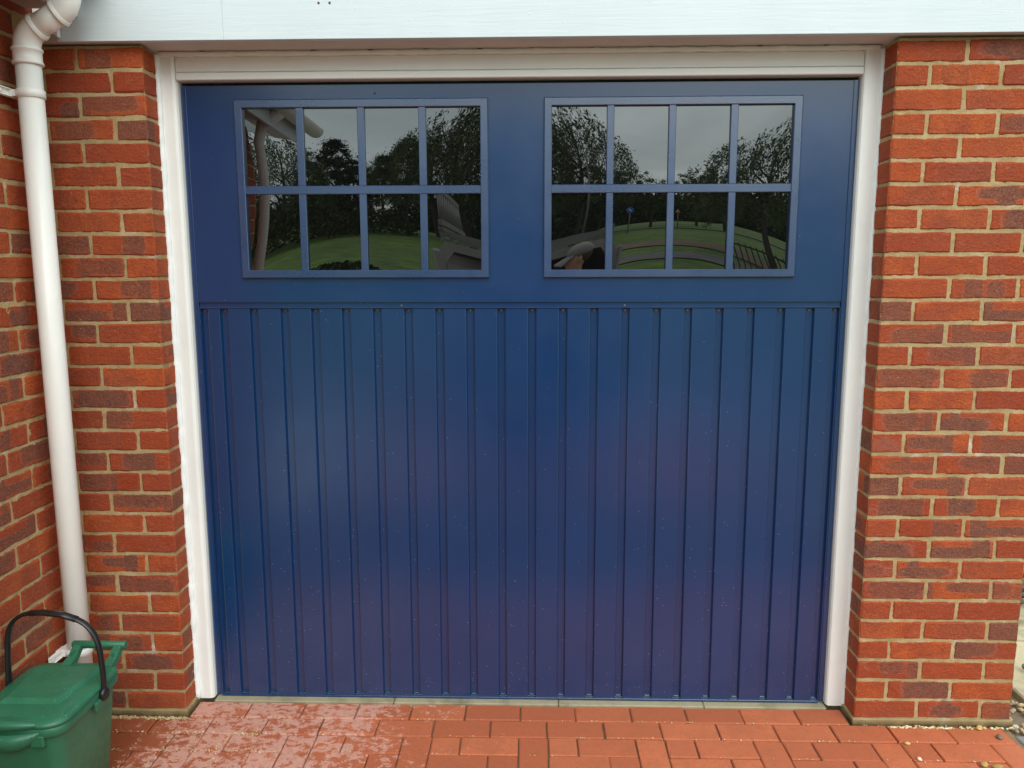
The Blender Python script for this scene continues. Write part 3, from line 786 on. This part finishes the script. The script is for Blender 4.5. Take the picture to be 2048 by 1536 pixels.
m = MB(); m.prism([(-1.328+.064*math.cos(math.pi+math.pi*k/12), 2.545+.064*math.sin(math.pi+math.pi*k/12)) for k in range(13)], -2.128, -2.115, 'y'); m.obj('end_cap', PIPE, gu)
d2 = empty('downpipe', (LWX+.06, -1.54, 0), 'second white downpipe at the far end of the wall, mirrored in the left window', 'downpipe')
d2.location = (0, 0, 0)
m = MB(); m.tube([(LWX+.062, -1.54, -.02), (LWX+.062, -1.54, 2.3), (LWX+.10, -1.54, 2.40), (-1.34, -1.54, 2.49)], .028, 16); m.obj('pipe', PIPE, d2)

# ------------------------------------------------------------------ food caddy
BX0, BX1, BY0, BY1, BZ = -1.533, -1.250, -.680, -.335, .345
cd = empty('food_caddy', ((BX0+BX1)/2, (BY0+BY1)/2, GZ), 'green plastic food waste caddy with a black carrying handle standing at the bottom left', 'waste caddy')
cd.location = (0, 0, 0)
def caddy_mat():
    M = Mat('green_plastic'); v = M.pos()
    c = M.mix(M.ramp(M.noise(v, 7, 4, .6), [(.35, 0), (.7, 1)]), (.020, .125, .064), (.028, .160, .086))
    vo = M.N.new('ShaderNodeTexVoronoi'); vo.inputs['Scale'].default_value = 115; M.L.new(v, vo.inputs['Vector'])
    up = M.sep(M.N.new('ShaderNodeNewGeometry').outputs['Normal'])[2]
    dot = M.math('MULTIPLY', M.math('LESS_THAN', vo.outputs['Distance'], .16), M.math('GREATER_THAN', M.noise(v, 50, 1), .52))
    dot = M.math('MULTIPLY', dot, M.math('GREATER_THAN', up, .6))
    c = M.mix(M.math('MULTIPLY', dot, .5), c, (.35, .5, .42))
    c = M.mix(M.ramp(M.noise(v, 26, 6, .75), [(.58, 0), (.75, .35)]), c, (.10, .10, .07))
    M.col(c); M.rough(M.ramp(M.noise(v, 30, 4), [(.3, .30), (.7, .5)])); M.bump(M.noise(v, 500, 2), .12, .001); return M.m
GREEN = caddy_mat(); BLACK = simple('black_plastic', (.012, .011, .011), .33, 0, .2, 30, .1, 300)
def rrect(x0, x1, y0, y1, r, n=5):
    P = []
    for cx, cy, a0 in ((x1-r, y1-r, 0), (x0+r, y1-r, 90), (x0+r, y0+r, 180), (x1-r, y0+r, 270)):
        for i in range(n+1): a = rad(a0+90*i/n); P.append((cx+r*math.cos(a), cy+r*math.sin(a)))
    return P
def loft(mb, rings, cap0=True, cap1=True, smooth=True):
    n = len(rings[0]); v = [p for r in rings for p in r]; f = []
    for k in range(len(rings)-1):
        for i in range(n): j = (i+1) % n; f.append((k*n+i, k*n+j, (k+1)*n+j, (k+1)*n+i))
    b = len(mb.v); mb.add(v, f, 0, smooth)
    for c, k in ((cap0, 0), (cap1, len(rings)-1)):
        if c: mb.f.append([b+k*n+i for i in range(n)]); mb.mi.append(0); mb.sm.append(False)
def RR(d, z, r, dy0=0, fx=lambda x, y: 0):
    return [(x, y, z) for x, y in rrect(BX0+d, BX1-d, BY0+d+dy0, BY1-d, r)]
m = MB()
loft(m, [RR(.042, GZ+.003, .03, .02), RR(.040, GZ+.006, .032, .02), RR(.013, BZ-.060, .045), RR(.011, BZ-.034, .045)], True, False)
loft(m, [RR(.0105, BZ-.034, .046), RR(.002, BZ-.032, .05), RR(.0, BZ-.029, .05), RR(.0, BZ-.006, .05), RR(.003, BZ-.003, .05), RR(.012, BZ-.003, .046)], False, True)
# front pouring lip below the rim, latch block
xc = (BX0+BX1)/2; hy_ = -.462
v = []; f = []; n = 14
for i in range(n+1):
    t = -1+2*i/n; x = xc-.012+t*.095; dz = -.045*(1-t*t)
    v += [(x, BY0+.012, BZ-.032), (x, BY0-.016*(1-t*t)-.001, BZ-.012), (x, BY0-.012*(1-t*t)-.001, BZ-.020+dz), (x, BY0+.013, BZ-.034+dz)]
for i in range(n):
    for k in range(3): f.append((i*4+k, i*4+k+1, i*4+4+k+1, i*4+4+k))
m.add(v, f, 0, True)
m.box((BX1-.085, BY0-.003, BZ-.058), (BX1-.048, BY0+.016, BZ-.024), .003)
m.box((BX1-.006, hy_-.045, BZ-.056), (BX1+.006, hy_-.012, BZ-.026), .003)
m.obj('bin_body', GREEN, cd)
# lid: skirt, sloping shoulder, raised central panel
def LR(d, z, r, f0=0, b0=0): return [(x, y, z) for x, y in rrect(BX0+d, BX1-d, BY0+d+f0, BY1-d-b0, r)]
m = MB()
loft(m, [LR(.004, BZ-.004, .05), LR(-.003, BZ-.001, .055), LR(-.003, BZ+.006, .055), LR(.001, BZ+.011, .053), LR(.012, BZ+.016, .046), LR(.034, BZ+.0195, .03, .03, .02)], True, True)
def PR_(d, z): # raised panel, wider at the back than at the front
    a = [(BX0+.030+d, BY1-.045-d), (BX0+.052+d, BY0+.088+d), (BX1-.052-d, BY0+.088+d), (BX1-.030-d, BY1-.045-d)]
    return [(x, y, z) for x, y in a]
loft(m, [PR_(0, BZ+.018), PR_(0, BZ+.0202), PR_(.012, BZ+.0315), PR_(.016, BZ+.0325)], False, True, False)
# arched tab at the front of the lid
v = []; f = []
for i in range(n+1):
    t = -1+2*i/n; x = xc-.012+t*.088; h = (1-t*t)
    v += [(x, BY0+.035, BZ+.0165), (x, BY0+.004, BZ+.014+.006*h), (x, BY0-.012*h-.004, BZ+.012+.012*h), (x, BY0-.016*h-.0042, BZ+.004-.002*h), (x, BY0-.012*h-.001, BZ+.003-.002*h)]
for i in range(n):
    for k in range(4): f.append((i*5+k, i*5+k+1, i*5+5+k+1, i*5+5+k))
m.add(v, f, 0, True)
m.obj('lid', GREEN, cd)
# rear grab loop
m = MB(); yb = BY1
for sg in (-1, 1):
    x = xc+.042+sg*.066
    lp_ = [[(x-.016, yb-.040, BZ+.004), (x+.016, yb-.040, BZ+.004), (x+.016, yb-.034, BZ+.021), (x-.016, yb-.034, BZ+.021)],
           [(x-.014, yb+.008, BZ+.010), (x+.014, yb+.008, BZ+.010), (x+.014, yb+.000, BZ+.030), (x-.014, yb+.000, BZ+.030)],
           [(x-.012, yb+.050, BZ+.040), (x+.012, yb+.050, BZ+.040), (x+.012, yb+.038, BZ+.055), (x-.012, yb+.038, BZ+.055)]]
    loft(m, lp_, True, True, False)
    m.box((x-.003, yb+.002, BZ+.008), (x+.003, yb+.036, BZ+.044), .001)
m.tube([(xc+.042-.088, yb+.048, BZ+.050), (xc+.042-.084, yb+.048, BZ+.050), (xc+.042+.084, yb+.048, BZ+.050), (xc+.042+.088, yb+.048, BZ+.050)], [.009, .0125, .0125, .009], 14)
m.obj('grab_handle', GREEN, cd)
# black bail handle
m = MB(); hy = -.462; hw = (BX1-BX0)/2+.006; P = []
zp = BZ-.020; top = .252
prof = [(-hw, 0), (-hw+.001, .05), (-hw+.003, .12), (-hw+.006, .172), (-hw+.012, .200), (-hw+.026, .224), (-hw+.050, .242), (-hw+.080, .250), (-.03, .252), (.03, .246), (hw-.075, .232), (hw-.045, .214), (hw-.022, .184), (hw-.010, .146), (hw-.004, .10), (hw, .05), (hw, 0)]
P = [(xc+x, hy+.012*z/.2, zp+z) for x, z in prof]
P = [tuple(Vector(P[max(i-1,0)])*(-t**3+2*t*t-t)*.5+Vector(P[i])*(3*t**3-5*t*t+2)*.5+Vector(P[i+1])*(-3*t**3+4*t*t+t)*.5+Vector(P[min(i+2,len(P)-1)])*(t**3-t*t)*.5) for i in range(len(P)-1) for t in (0,.25,.5,.75)]+[P[-1]]
m.tube(P, .0122, 10, 0, True, (.55, 1.0, (1, 0, 0)))
m.tube([(xc+x, hy+.012*z/.2, zp+z) for x, z in prof[7:11]], .0138, 10, 0, True, (.60, 1.0, (0, 0, 1)))
bh = m.obj('carry_handle', BLACK, cd)
for s in (-1, 1):
    m = MB(); x = xc+s*hw; m.tube([(x-s*.008, hy, zp), (x+s*.004, hy, zp), (x+s*.008, hy, zp), (x+s*.009, hy, zp)], [.021, .021, .018, .012], 18); m.obj('pivot', BLACK, bh)

# ------------------------------------------------------------------ what the windows mirror: van, people, trees
def part(name, parent, mat, lo, hi, b=0, M=None):
    m = MB(); m.box(lo, hi, b, 0, M); return m.obj(name, mat, parent)
VW = simple('van_white', (.25, .245, .235), .35, 0, .12, 3); VIN = simple('van_interior', (.035, .030, .028), .8, 0, .3, 6); TYRE = simple('rubber', (.02, .02, .02), .8)
VBROWN = simple('door_lining', (.13, .085, .065), .8)
VY = -4.15
vn = empty('van', (0, VY-2, 0), 'white panel van with open rear doors and a roof rack, mirrored between the windows', 'van'); vn.location = (0, 0, 0)
prof = [(-.84, .32), (-.86, .75), (-.83, 1.20), (-.76, 1.62), (-.66, 1.74), (.66, 1.74), (.76, 1.62), (.83, 1.20), (.86, .75), (.84, .32)]
inn = [(x*.92, z if z < .5 else z-.075) for x, z in prof]
m = MB(); v = [(x, VY, z) for x, z in prof]+[(x, VY-3.1, z) for x, z in prof]+[(x, VY, z) for x, z in inn]+[(x, VY-2.4, z) for x, z in inn]
n = len(prof); f = []
for i in range(n-1):
    f += [(i, i+1, n+i+1, n+i), (2*n+i, 3*n+i, 3*n+i+1, 2*n+i+1), (i, 2*n+i, 2*n+i+1, i+1)]
m.add(v, f); m.mi = [1 if k % 3 == 1 else 0 for k in range(len(m.f))]
m.f.append([3*n+i for i in range(n)]); m.mi.append(1); m.sm.append(False)
m.f.append([n+i for i in range(n)]); m.mi.append(0); m.sm.append(False)
m.box((-.84, VY-3.1, .30), (.84, VY, .52)); 
m.obj('body', [VW, VIN], vn)
m = MB(); m.prism([(VY-3.1, .32), (VY-4.2, .36), (VY-4.25, .85), (VY-3.75, 1.05), (VY-3.1, 1.70)], -.82, .82, 'x'); m.obj('bonnet', VW, vn)
for s in (-1, 1):
    for y in (VY-.75, VY-3.5):
        m = MB(); m.tube([(s*.66, y, .28), (s*.86, y, .28)], .31, 20); w_ = m.obj('wheel', TYRE, vn)
def van_door(s, ang):
    M = Matrix.Translation((s*.80, VY+.02, 0)) @ Matrix.Rotation(s*rad(ang), 4, 'Z')
    m = MB(); x0, x1 = (-.78, 0) if s > 0 else (0, .78)
    m.box((x0, -.01, .50), (x1, .03, 1.66), .02, 0, M); d = m.obj('rear_door', VW, vn)
    m = MB(); m.box((x0+.08, -.022, .62), (x1-.08, -.0105, 1.10), .01, 0, M); m.obj('lining', VBROWN, d)
    m = MB(); m.box((x0+.10, .0305, 1.18), (x1-.10, .036, 1.56), .004, 0, M); m.obj('door_window', VW if s < 0 else GLASS, d)
    m = MB(); hx = x0+.05 if s > 0 else x1-.05
    m.box((hx-.02, .031, 1.0), (hx+.02, .05, 1.2), .008, 0, M); m.obj('door_handle', TYRE, d)
van_door(1, 95); van_door(-1, 32)
rk = empty('roof_rack', (0, VY-1.5, 1.75), 'grey roof rack fixed on top of the white van', 'roof rack'); rk.location = (0, 0, 0)
GREY = simple('galvanised', (.20, .19, .18), .5, .5)
for y in (VY-.25, VY-1.2, VY-2.1, VY-2.9): part('cross_bar', rk, GREY, (-.72, y-.02, 1.80), (.72, y+.02, 1.84))
for s in (-1, 1):
    m = MB(); m.box((s*.70-.02, VY-2.95, 1.85), (s*.70+.02, VY-.2, 1.89))
    for y in (VY-.25, VY-1.2, VY-2.1, VY-2.9): m.box((s*.70-.02, y-.015, 1.735), (s*.70+.02, y+.015, 1.85))
    m.obj('side_rail', GREY, rk)
ld = empty('ladder', (-.6, VY-1.5, 1.9), 'grey ladder standing on edge on the van roof rack, mirrored in the left window', 'ladder'); ld.location = (0, 0, 0)
m = MB(); m.box((-.70, VY-2.9, 1.90), (-.66, VY-.1, 1.96)); m.obj('stile', GREY, ld); m = MB(); m.box((-.70, VY-2.9, 2.26), (-.66, VY-.1, 2.32)); m.obj('stile', GREY, ld)
for i in range(11):
    m = MB(); y = VY-.2-i*.26; m.tube([(-.68, y, 1.96), (-.68, y, 2.26)], .018, 8); m.obj('rung', GREY, ld)

SKIN = simple('skin', (.46, .25, .17), .5); HAIR = simple('hair', (.05, .035, .025), .7)
def skinned(name, nodes, edges, mats, face_mat, parent, loc, rz):
    """one continuous body: nodes {name:(co, radius)}, grown with Skin + Subdivision and baked to a mesh"""
    ks = list(nodes); me = bpy.data.meshes.new(name); me.from_pydata([nodes[k][0] for k in ks], [(ks.index(a), ks.index(b)) for a, b in edges], [])
    o = bpy.data.objects.new(name, me); C.objects.link(o)
    sk = o.modifiers.new('skin', 'SKIN'); sk.use_smooth_shade = True
    for i, k in enumerate(ks):
        r = nodes[k][1]; r = r if isinstance(r, tuple) else (r, r); me.skin_vertices[0].data[i].radius = r; me.skin_vertices[0].data[i].use_root = (k == 'pelvis')
    ss = o.modifiers.new('sub', 'SUBSURF'); ss.levels = 2; ss.render_levels = 2
    dg = bpy.context.evaluated_depsgraph_get(); out = bpy.data.meshes.new_from_object(o.evaluated_get(dg))
    bpy.data.objects.remove(o); out.name = name
    out.materials.clear()
    for m_ in mats: out.materials.append(m_)
    for p in out.polygons: p.material_index = face_mat(p.center); p.use_smooth = True
    q = link(name, out, parent, (0, 0, 0)); return q
def person(loc, rz, label, pose, top_m, leg_m, cap=None):
    root = empty('person', loc, label, 'person', None, rz)      # faces +y
    N = {'pelvis': ((0, 0, .95), (.155, .11)), 'waist': ((0, 0, 1.10), (.145, .105)), 'chest': ((0, .0, 1.30), (.165, .115)), 'collar': ((0, -.005, 1.44), (.11, .075)),
         'neck': ((0, .0, 1.50), .056), 'jaw': ((0, .035, 1.575), (.072, .078)), 'skull': ((0, .02, 1.650), (.098, .112)), 'crown': ((0, .01, 1.71), (.06, .07))}
    E = [('pelvis', 'waist'), ('waist', 'chest'), ('chest', 'collar'), ('collar', 'neck'), ('neck', 'jaw'), ('jaw', 'skull'), ('skull', 'crown')]
    for s, S in ((-1, 'l'), (1, 'r')):
        N['hip'+S] = ((s*.10, 0, .86), .095); N['knee'+S] = ((s*.115, .02, .50), .062); N['ankle'+S] = ((s*.12, -.01, .10), .045); N['heel'+S] = ((s*.125, .03, .05), .048); N['toe'+S] = ((s*.14, .17, .035), (.045, .03))
        E += [('pelvis', 'hip'+S), ('hip'+S, 'knee'+S), ('knee'+S, 'ankle'+S), ('ankle'+S, 'heel'+S), ('heel'+S, 'toe'+S)]
        el, wr, hd = pose[S]
        N['sh'+S] = ((s*.185, 0, 1.405), .062); N['el'+S] = (el, .046); N['wr'+S] = (wr, .030); N['hd'+S] = (hd, (.040, .022))
        E += [('collar', 'sh'+S), ('sh'+S, 'el'+S), ('el'+S, 'wr'+S), ('wr'+S, 'hd'+S)]
    def fm(c):
        if c.z < .10: return 3
        if c.z < .98: return 2
        if c.z > 1.49 and abs(c.x) < .12 and c.y < .16: return 1
        for S in 'lr':
            if (c-Vector(pose[S][2])).length < .095: return 1
        return 0
    body = skinned('body', N, E, [top_m, SKIN, leg_m, TYRE], fm, root, loc, rz)
    hd_m = MB()
    hd_m.ball((0, .108, 1.625), .015, 8, 6, 0, (.8, 1.1, 1.5))
    for s in (-1, 1): hd_m.ball((s*.082, .015, 1.63), .026, 8, 6, 0, (.35, .7, 1.1))
    hd_m.obj('face_features', SKIN, root)
    em = MB()
    for s in (-1, 1): em.ball((s*.031, .106, 1.655), .011, 8, 6)
    em.obj('eyes', simple('eye', (.03, .025, .02), .2) if 'eye' not in bpy.data.materials else bpy.data.materials['eye'], root)
    mm_ = MB(); mm_.ball((0, .100, 1.588), .02, 8, 4, 0, (1.1, .3, .25)); mm_.obj('mouth', simple('lips', (.32, .11, .09), .5), root)
    hm = MB(); hm.ball((0, -.008, 1.672), .098, 14, 9, 0, (.92, 1.05, .95)); hm.obj('hair', HAIR, root)
    for s, S in ((-1, 'l'), (1, 'r')):
        el, wr, hd = [Vector(p) for p in pose[S]]; d = (hd-wr).normalized(); side = d.cross(Vector((0, 0, 1)))
        side = side.normalized() if side.length > .1 else Vector((1, 0, 0)); nrm = side.cross(d)
        fg = MB()
        for i, L in enumerate((.066, .075, .070, .055)):
            b0 = hd+side*(-.028+.0185*i)+d*.018
            fg.tube([b0, b0+d*L*.45, b0+d*L*.75-nrm*.014, b0+d*L*.9-nrm*.032], [.0092, .0088, .008, .0065], 8)
        b0 = hd-d*.02-side*.030*s; fg.tube([b0, b0-side*.028*s+d*.02, b0-side*.034*s+d*.048], [.011, .010, .008], 8)
        fg.obj('fingers', SKIN, root)
    if cap:
        cm_ = MB(); b = len(cm_.v); cm_.ball((0, .005, 1.700), .110, 16, 8, 0, (.93, 1.06, .66))
        bv = []
        for dz in (0, -.008):
            for k in range(9):
                t = -1+k/4; bv += [(t*.088, .075, 1.694+dz-.02*t*t), (t*.070, .215-.05*t*t, 1.640+dz-.03*t*t)]
        bf = [(2*k, 2*k+2, 2*k+3, 2*k+1) for k in range(8)]+[(18+2*k, 18+2*k+1, 18+2*k+3, 18+2*k+2) for k in range(8)]+[(2*k+1, 2*k+3, 18+2*k+3, 18+2*k+1) for k in range(8)]
        cm_.add(bv, bf)
        cm_.obj('cap', cap, root)
    return root
JACK = simple('brown_jacket', (.16, .075, .055), .8, 0, .2, 14); JEAN = simple('dark_trousers', (.03, .035, .05), .85, 0, .2, 20); GREYTOP = simple('grey_top', (.33, .34, .36), .85, 0, .15, 14)
person((.04, -3.06, GZ), 0, 'person in a brown jacket holding up a phone to photograph the blue door',
       {'l': ((-.30, .10, 1.22), (-.115, .30, 1.53), (-.085, .335, 1.600)), 'r': ((.30, .10, 1.22), (.115, .30, 1.53), (.085, .335, 1.600))}, JACK, JEAN)
ph = MB(); ph.box((-.05, -2.735, 1.565), (.13, -2.725, 1.65), .004); prop(ph.obj('phone', BLACK), 'black phone held up level in both hands of the photographer', 'phone')
person((.42, -3.95, GZ), rad(75), 'person in a grey baseball cap and grey top working at the back of the van',
       {'l': ((-.27, .08, 1.16), (-.16, .32, 1.10), (-.13, .40, 1.09)), 'r': ((.27, .08, 1.16), (.16, .32, 1.10), (.13, .40, 1.09))}, GREYTOP, JEAN, simple('cap_grey', (.25, .23, .22), .85))

# trees
def leaf_mat(name, c0, c1):
    M = Mat(name); r = M.N.new('ShaderNodeNewGeometry').outputs['Random Per Island']
    M.col(M.mix(r, c0, c1)); M.rough(.8); M.p.inputs['Specular IOR Level'].default_value = .2; return M.m
LM = {'conifer': leaf_mat('conifer_leaf', (.012, .026, .012), (.03, .05, .022)), 'broadleaf': leaf_mat('broad_leaf', (.03, .07, .012), (.075, .13, .025)),
      'willow': leaf_mat('willow_leaf', (.04, .065, .02), (.085, .105, .04)), 'purple': leaf_mat('purple_leaf', (.03, .012, .015), (.06, .025, .025)), 'dark': leaf_mat('dark_leaf', (.016, .032, .010), (.04, .065, .018))}
BARK = simple('bark', (.06, .048, .036), .95, 0, .3, 4, .5, 30)
def crown_mesh(kind, seed):
    R = random.Random(seed); v = []; f = []
    def quad(p, s, droop=0):
        a = Vector((R.gauss(0, 1), R.gauss(0, 1), R.gauss(0, .7))).normalized(); b = a.orthogonal().normalized(); b.rotate(Matrix.Rotation(R.uniform(0, 6.28), 3, a))
        if droop: b = Vector((R.gauss(0, .2), R.gauss(0, .2), -1)); a = Vector((R.gauss(0, 1), R.gauss(0, 1), 0)).normalized()
        k = len(v); L = s*(2.6 if droop else 1)
        v.extend([tuple(p-a*s*.5), tuple(p+b*L*.5-a*s*.1), tuple(p+b*L), tuple(p+a*s*.5+b*L*.45)]); f.append((k, k+1, k+2, k+3))
    if kind == 'conifer':
        for _ in range(170):
            z = R.random()**.8; r = (1-z)**.75*.30*R.uniform(.55, 1.1)+.02; w = R.uniform(0, 6.28); c = Vector((math.cos(w)*r, math.sin(w)*r, .14+z*.86))
            for i in range(80):
                g = .35 if i < 26 else 1.0
                quad(c+Vector((R.gauss(0, .034)*g, R.gauss(0, .034)*g, R.gauss(0, .018)*g)), R.uniform(.022, .034) if i < 26 else R.uniform(.006, .014))
    elif kind == 'willow':
        for _ in range(210):
            w = R.uniform(0, 6.28); r = R.random()**.5*.36; t = Vector((math.cos(w)*r, math.sin(w)*r, 1.0-1.9*r*r-R.random()**1.6*.55)); L = min(R.uniform(.18, .42), max(.06, t.z-.26))
            for i in range(14): quad(t+Vector((R.gauss(0, .02), R.gauss(0, .02), -L*R.random()*.6)), R.uniform(.016, .026))
            for i in range(52):
                q = i/52; quad(t+Vector((R.gauss(0, .012)+math.cos(w)*.05*q, R.gauss(0, .012)+math.sin(w)*.05*q, -L*q)), R.uniform(.0060, .0115), 1)
    else:
        cl = [Vector((R.gauss(0, .17), R.gauss(0, .17), .62+R.gauss(0, .15))) for _ in range(70)]
        for c in cl:
            c.z = min(.94, max(.28, c.z))
            for i in range(150):
                g = .4 if i < 40 else 1.0
                quad(c+Vector((R.gauss(0, .042)*g, R.gauss(0, .042)*g, R.gauss(0, .034)*g)), R.uniform(.022, .036) if i < 40 else R.uniform(.007, .015))
    me = bpy.data.meshes.new('crown'); me.from_pydata(v, [], f); return me
def trunk_mesh(lean, seed):
    m = MB(); R = random.Random(seed)
    m.tube([(0, 0, -.05), (lean*.1, 0, .2), (lean*.3, .01, .45), (lean*.45, 0, .85)], [.022, .018, .013, .004], 8)
    for i in range(7):
        w = R.uniform(0, 6.28); z = R.uniform(.28, .6); p = Vector((lean*.3*z/.45, 0, z)); L = R.uniform(.14, .26)
        m.tube([p, p+Vector((math.cos(w)*L*.6, math.sin(w)*L*.6, L*.5)), p+Vector((math.cos(w)*L, math.sin(w)*L, L*1.1))], [.009, .006, .002], 6)
    return m.mesh('trunk', BARK)
CM = {(k, i): crown_mesh(k if k in ('conifer', 'willow') else 'broad', 40+i*7+len(k)) for k in LM for i in range(2)}
for (k, i), me in CM.items(): me.materials.append(LM[k])
TM = [trunk_mesh(0, 1), trunk_mesh(.12, 2), trunk_mesh(-.35, 3)]
TREES = [ # mirror column u, distance, height, kind, width factor, label
 (528, 34, 7.8, 'willow', 1.2, 'feathery willow behind the gutter end, leftmost in the left window reflection'),
 (598, 46, 7.4, 'conifer', 1.3, 'low dark conifer right of the gutter end in the left window reflection'),
 (668, 44, 9.6, 'conifer', 1.35, 'tall dark conifer in the second column of the left window reflection'),
 (718, 48, 9.2, 'broadleaf', 1.1, 'bright green tree between the two dark conifers in the left window reflection'),
 (785, 50, 8.6, 'conifer', 1.15, 'slim dark conifer in the third column of the left window reflection'),
 (838, 47, 9.8, 'conifer', 1.35, 'broad dark conifer beside the tall willow in the left window reflection'),
 (905, 36, 9.0, 'willow', 1.25, 'tall windswept willow in the right column of the left window reflection'),
 (965, 36, 10.0, 'willow', 1.2, 'tallest windswept willow at the right edge of the left window reflection'),
 (1118, 36, 9.4, 'willow', 1.15, 'tall pale willow at the left edge of the right window reflection'),
 (1165, 40, 6.6, 'dark', 1.2, 'dark bushy tree beside the tall pale willow in the right window reflection'),
 (1192, 44, 6.8, 'purple', .8, 'purple leaved tree in the right window reflection'),
 (1290, 42, 6.2, 'broadleaf', .95, 'small round green tree in the second column of the right window reflection'),
 (1398, 44, 6.3, 'broadleaf', 1.0, 'small spreading green tree in the third column of the right window reflection'),
 (1462, 38, 6.0, 'dark', .9, 'low dark tree left of the big leaning willow in the right window reflection'),
 (1535, 24, 6.3, 'willow', 1.35, 'big leaning willow at the right of the right window reflection'),
]
for i, (u, D, h, k, wf, lab) in enumerate(TREES):
    x = .06+(u-1067)/1584*D; Y = D-2.94; z = ground_h(x, Y); h *= .76
    t = empty('tree', (x, -Y, z), lab, 'tree', 'trees of the park mirrored in the windows', RND.uniform(0, 6.28))
    c = link('crown', CM[(k, i % 2)], t); c.scale = (h*wf, h*wf, h)
    b = link('trunk', TM[2 if i == 14 else i % 2], t); b.scale = (h, h, h)
# low bushes and a far wood
def mass(name, spots, mat, seed, size):
    R = random.Random(seed); v = []; f = []
    for x, Y, rx, rz, cnt in spots:
        z0 = ground_h(x, Y)
        for _ in range(cnt):
            w = R.uniform(0, 6.28); q = R.random()**.5; p = Vector((x+math.cos(w)*q*rx, -Y+math.sin(w)*q*rx*.6, z0+rz*math.sqrt(max(0, 1-q*q))*R.random()**.6*(1+.25*noise.noise(Vector((x+q*3*math.cos(w), Y, seed))))))
            a = Vector((R.gauss(0, 1), R.gauss(0, 1), R.gauss(0, 1))).normalized(); b = a.orthogonal().normalized(); s = size*R.uniform(.6, 1.4); k = len(v)
            v.extend([tuple(p-a*s), tuple(p+b*s*.7), tuple(p+a*s), tuple(p-b*s*.7)]); f.append((k, k+1, k+2, k+3))
    me = bpy.data.meshes.new(name); me.from_pydata(v, [], f); me.materials.append(mat); return link(name, me)
R = random.Random(77)
prop(mass('far_wood', [(R.uniform(-42, 42), R.uniform(58, 74), 4.4, R.uniform(3.0, 5.4), 1300) for _ in range(60)], LM['dark'], 5, .22), kind='stuff')
prop(mass('bramble', [(-9.5, 27, 3.2, 1.9, 2600), (-6.5, 29, 2.4, 1.5, 1600)], leaf_mat('bramble_leaf', (.03, .05, .012), (.06, .085, .02)), 6, .11), 'rounded bramble bush on the grass bank at the left of the left window reflection', 'bush')
prop(mass('hedge', [(-7+i*.8, 40, .9, .9, 420) for i in range(12)], LM['dark'], 8, .10), 'low dark hedge along the top of the lawn in the left window reflection', 'hedge')
prop(mass('shrub', [(-5.2, 16.5, 1.6, .35, 900), (-7.5, 16.0, 1.8, .3, 900)], LM['dark'], 9, .07), 'sprawling low shrub on the near grass in the left window reflection', 'shrub')
lpst = empty('lamp_post', (.06+(1133-1067)/1584*30, -27, ground_h(1, 27)), 'slim grey lamp post among the trees in the right window reflection', 'lamp post')
m = MB(); m.tube([(0, 0, -.2), (0, 0, 2.5), (0, 0, 4.2), (.1, .0, 4.45), (.4, 0, 4.5)], [.06, .05, .04, .035, .03], 8); m.obj('column', GREY, lpst)
m = MB(); m.box((.35, -.08, 4.43), (.8, .08, 4.53), .02); m.obj('lantern', GREY, lpst)
def sign(u, D, h, shape, face, rim, lab):
    x = .06+(u-1067)/1584*D; Y = D-2.94; r = empty('road_sign', (x, -Y, ground_h(x, Y)), lab, 'road sign')
    m = MB(); m.tube([(0, 0, -.1), (0, 0, h)], .03, 8); m.obj('post', GREY, r)
    n_ = 24 if shape == 'disc' else 3
    def poly(rr): return [(rr*math.sin(2*math.pi*i/n_), h+rr*math.cos(2*math.pi*i/n_)) for i in range(n_)]
    m = MB(); m.prism(poly(.20), .03, .05, 'y'); m.obj('plate', rim, r)
    m = MB(); m.prism(poly(.18 if n_ > 3 else .12), .051, .055, 'y'); m.obj('face', face, r)
    m = MB()
    if n_ > 3: m.add([(-.10, .058, h+.06), (-.06, .058, h+.09), (.10, .058, h-.05), (.06, .058, h-.08)], [(0, 1, 2, 3)])
    else: m.add([(-.03, .058, h+.04), (.03, .058, h+.04), (.04, .058, h-.05), (-.04, .058, h-.05)], [(0, 1, 2, 3)])
    m.obj('symbol', simple('sign_mark', (.8, .8, .8), .5) if n_ > 3 else TYRE, r)
BLUE = simple('sign_blue', (.02, .12, .42), .4); REDM = simple('sign_red', (.55, .03, .03), .4); SW = simple('sign_white', (.8, .8, .8), .5)
sign(1237, 34, 1.35, 'disc', BLUE, BLUE, 'blue round keep left road sign in the right window reflection')
sign(1354, 38, 1.25, 'tri', SW, REDM, 'red edged white triangular road sign in the right window reflection')
fn = empty('railing', (0, 0, 0), 'black iron railing on the bank at the lower right of the right window reflection', 'railing')
m = MB()
for z in (.25, 1.05): m.box((4.6, -15.52, .60+z), (8.6, -15.48, .64+z))
m.obj('rail', TYRE, fn)
pm = MB(); pm.box((-.012, -.012, 0), (.012, .012, 1.2)); pme = pm.mesh('bar', TYRE)
for i in range(31): link('bar', pme, fn, (4.65+i*.13, -15.5, .52))
